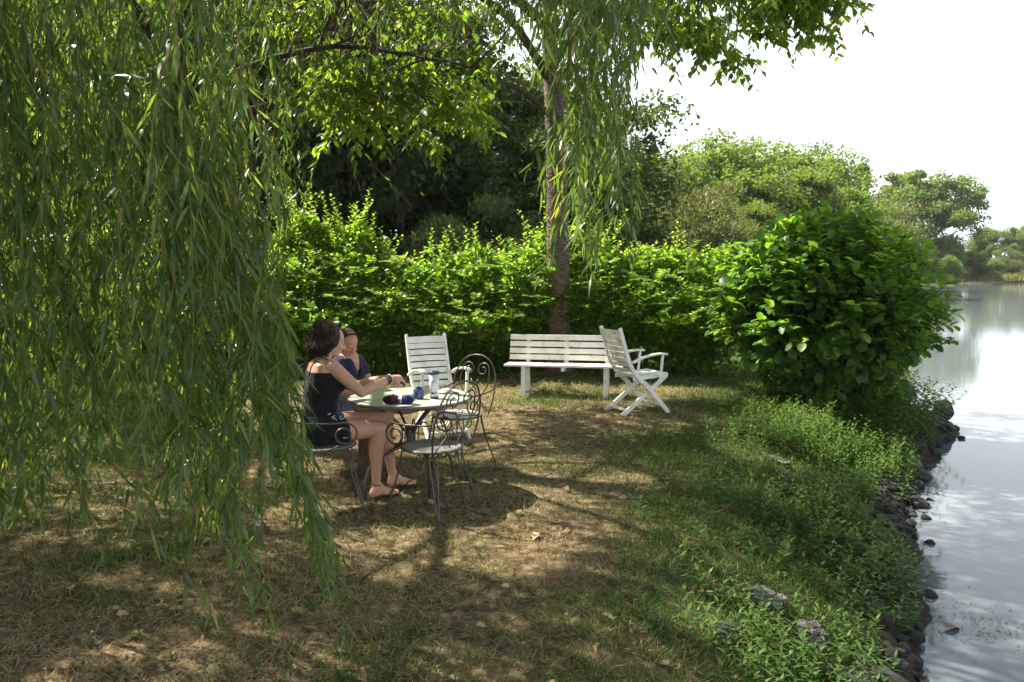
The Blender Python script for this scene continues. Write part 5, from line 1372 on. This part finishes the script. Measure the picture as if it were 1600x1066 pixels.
def woman_navy():
    O = Vector((-1.40, 6.15, 0)); root = empty('person', O)
    tag(root, 'woman in a navy T-shirt and denim shorts behind, head bowed, legs stretched under the table', 'person')
    F = Vector((.90, -.30, 0)).normalized(); Lf = Vector((-F.y, F.x, 0)); V = lambda x, y, z: Vector((x, y, z)) - O
    pelvis = V(-1.43, 6.20, .545)
    hipR, hipL = pelvis - Lf * .085 + Vector((0, 0, -.015)), pelvis + Lf * .085 + Vector((0, 0, -.015))
    kR, kL = V(-1.00, 6.13, .545), V(-.99, 6.29, .565)
    aR, aL = V(-.60, 6.19, .53), V(-.60, 6.33, .53)
    hR, hL = V(-.545, 6.19, .505), V(-.545, 6.335, .505); tR, tL = V(-.455, 6.20, .70), V(-.45, 6.345, .70)
    lean = F * .10
    top = pelvis + lean
    shR, shL = top - Lf * .155 + Vector((0, 0, .345)), top + Lf * .155 + Vector((0, 0, .345))
    eR, wR = V(-1.40, 5.94, .70), V(-1.235, 5.905, .675); eL, wL = V(-1.17, 6.28, .71), V(-1.07, 6.07, .70)
    hd = V(-1.318, 6.13, 1.055); hf = (Vector((.62, -.62, 0)).normalized() + Vector((0, 0, -.42))).normalized()
    Z = lambda k, z: pelvis + lean * k + Vector((0, 0, z))
    rings = [(Z(0, -.085), .150, .105, Lf), (Z(0, -.03), .172, .125, Lf), (Z(0, .03), .165, .122, Lf), (Z(.2, .10), .135, .105, Lf), (Z(.4, .17), .130, .100, Lf), (Z(.65, .24), .142, .11, Lf),
             (Z(.85, .30), .150, .11, Lf), (Z(.95, .355), .150, .095, Lf), (Z(1.02, .395), .13, .075, Lf), (Z(1.1, .425), .08, .06, Lf), (Z(1.15, .445), .05, .048, Lf)]
    PH = []
    def body(m):
        torso(m, rings)
        cap(m, [Z(1.1, .42), Z(1.2, .46), hd - Vector((0, 0, .04)) - hf * .02], [.050, .045, .046], 14)
        for sh in (shR, shL): cap(m, [Z(1.0, .37), sh], [.058, .048], 14)
        for s, e, w in ((shR, eR, wR), (shL, eL, wL)): cap(m, [s, s * .55 + e * .45, e], [.050, .043, .035], 14); cap(m, [e, e * .62 + w * .38, w], [.035, .036, .024], 14)
        for h, k, a in ((hipR, kR, aR), (hipL, kL, aL)):
            cap(m, [h, h * .55 + k * .45 + Vector((0, 0, .008)), k], [.090, .074, .054], 18)
            cap(m, [k, k * .68 + a * .32 - Vector((0, 0, .016)), k * .35 + a * .65, a], [.052, .054, .040, .031], 16)
        foot(m, aR, hR, tR, up=(-1, 0, .45)); foot(m, aL, hL, tL, up=(-1, 0, .45))
        hand(m, wR, (.9, .25, -.1), (0, .5, -.8), .8, thumb=1); hand(m, wL, (.1, -.95, -.1), (-.5, 0, -.8), .8, thumb=-1)
        PH.append(head(m, hd, hf, s=.98))
    blob('body', body, M['skin2'], root, voxel=.0052, smooth=4, ratio=.35)
    face_bits(PH[0], root)
    def shirt(m):
        torso(m, rings[1:9], .010)
        for sh, e in ((shR, eR), (shL, eL)): cap(m, [Z(.98, .36), sh, sh * .5 + e * .5], [.066, .060, .056], 16)
        for s in (-1, 1): m.ell(Z(.75, .27) + F * .095 + Lf * (.06 * s), (.055, .06, .055))
    ts = blob('t_shirt', shirt, M['navy'], root, voxel=.007, smooth=3)
    import bmesh
    bm = bmesh.new(); bm.from_mesh(ts.data); ctr = Z(1.02, .40); dl = []
    for v in bm.verts:                              # open V neckline on the chest
        q = v.co - ctr; f_, l_ = q.dot(F), q.dot(Lf)
        if f_ > .02 and q.z > -.13 and abs(l_) < .012 + (q.z + .13) * .42: dl.append(v)
    bmesh.ops.delete(bm, geom=dl, context='VERTS'); bm.to_mesh(ts.data); bm.free()
    def shorts(m):
        torso(m, rings[:4], .012)
        for h, k in ((hipR, kR), (hipL, kL)): cap(m, [h, h * .65 + k * .35], [.101, .094], 18)
    blob('shorts', shorts, M['denim'], root, voxel=.008, smooth=3)
    f, l, u, R = basis(hf)
    def hv(m):
        m.ell(hd - f * .026 + u * .030, (.093, .082, .086), R, 20, 14); m.ell(hd - f * .045 - u * .01, (.068, .078, .072), R, 20, 14)
    blob('hair', hv, M['hair2'], root, voxel=.007, smooth=3)
    cu = MB()
    for i in range(150):                            # combed-back strands to a low knot
        a = (rng.random() - .5) * 2.9; e = rng.random(); p0 = hd + f * (.052 - .02 * abs(a)) + l * (math.sin(a) * .078) + u * (.030 + .082 * math.cos(a) * (.9 + .1 * e)); p2 = hd - f * .125 + u * (-.005); p1 = (p0 + p2) / 2 + (((p0 + p2) / 2 - hd).normalized() * .040)
        cu.tube(spline([p0, p1, p2], 4), [.0022] * 9, 4)
    kn = hd - f * .135 - u * .004
    for i in range(26):
        ph = rng.random() * 6; ax = Vector(rand_dirs(1)[0]); s1 = ax.orthogonal().normalized(); s2 = ax.cross(s1).normalized(); cu.tube([kn + (s1 * math.cos(t) + s2 * math.sin(t)) * .026 for t in np.linspace(0, 6.28, 15)[:-1]], .004, 4, closed=True)
    cu.build('combed_strands', M['hair2'], root, smooth=True)
    b = MB(); b.tube([O * 0 + kR * .45 + hipR * .55 + Vector((.07, .0, 0)) + Vector((0, .078 * math.cos(t), .078 * math.sin(t))) for t in np.linspace(0, 6.28, 25)[:-1]], .0035, 6, closed=True)
woman_navy()
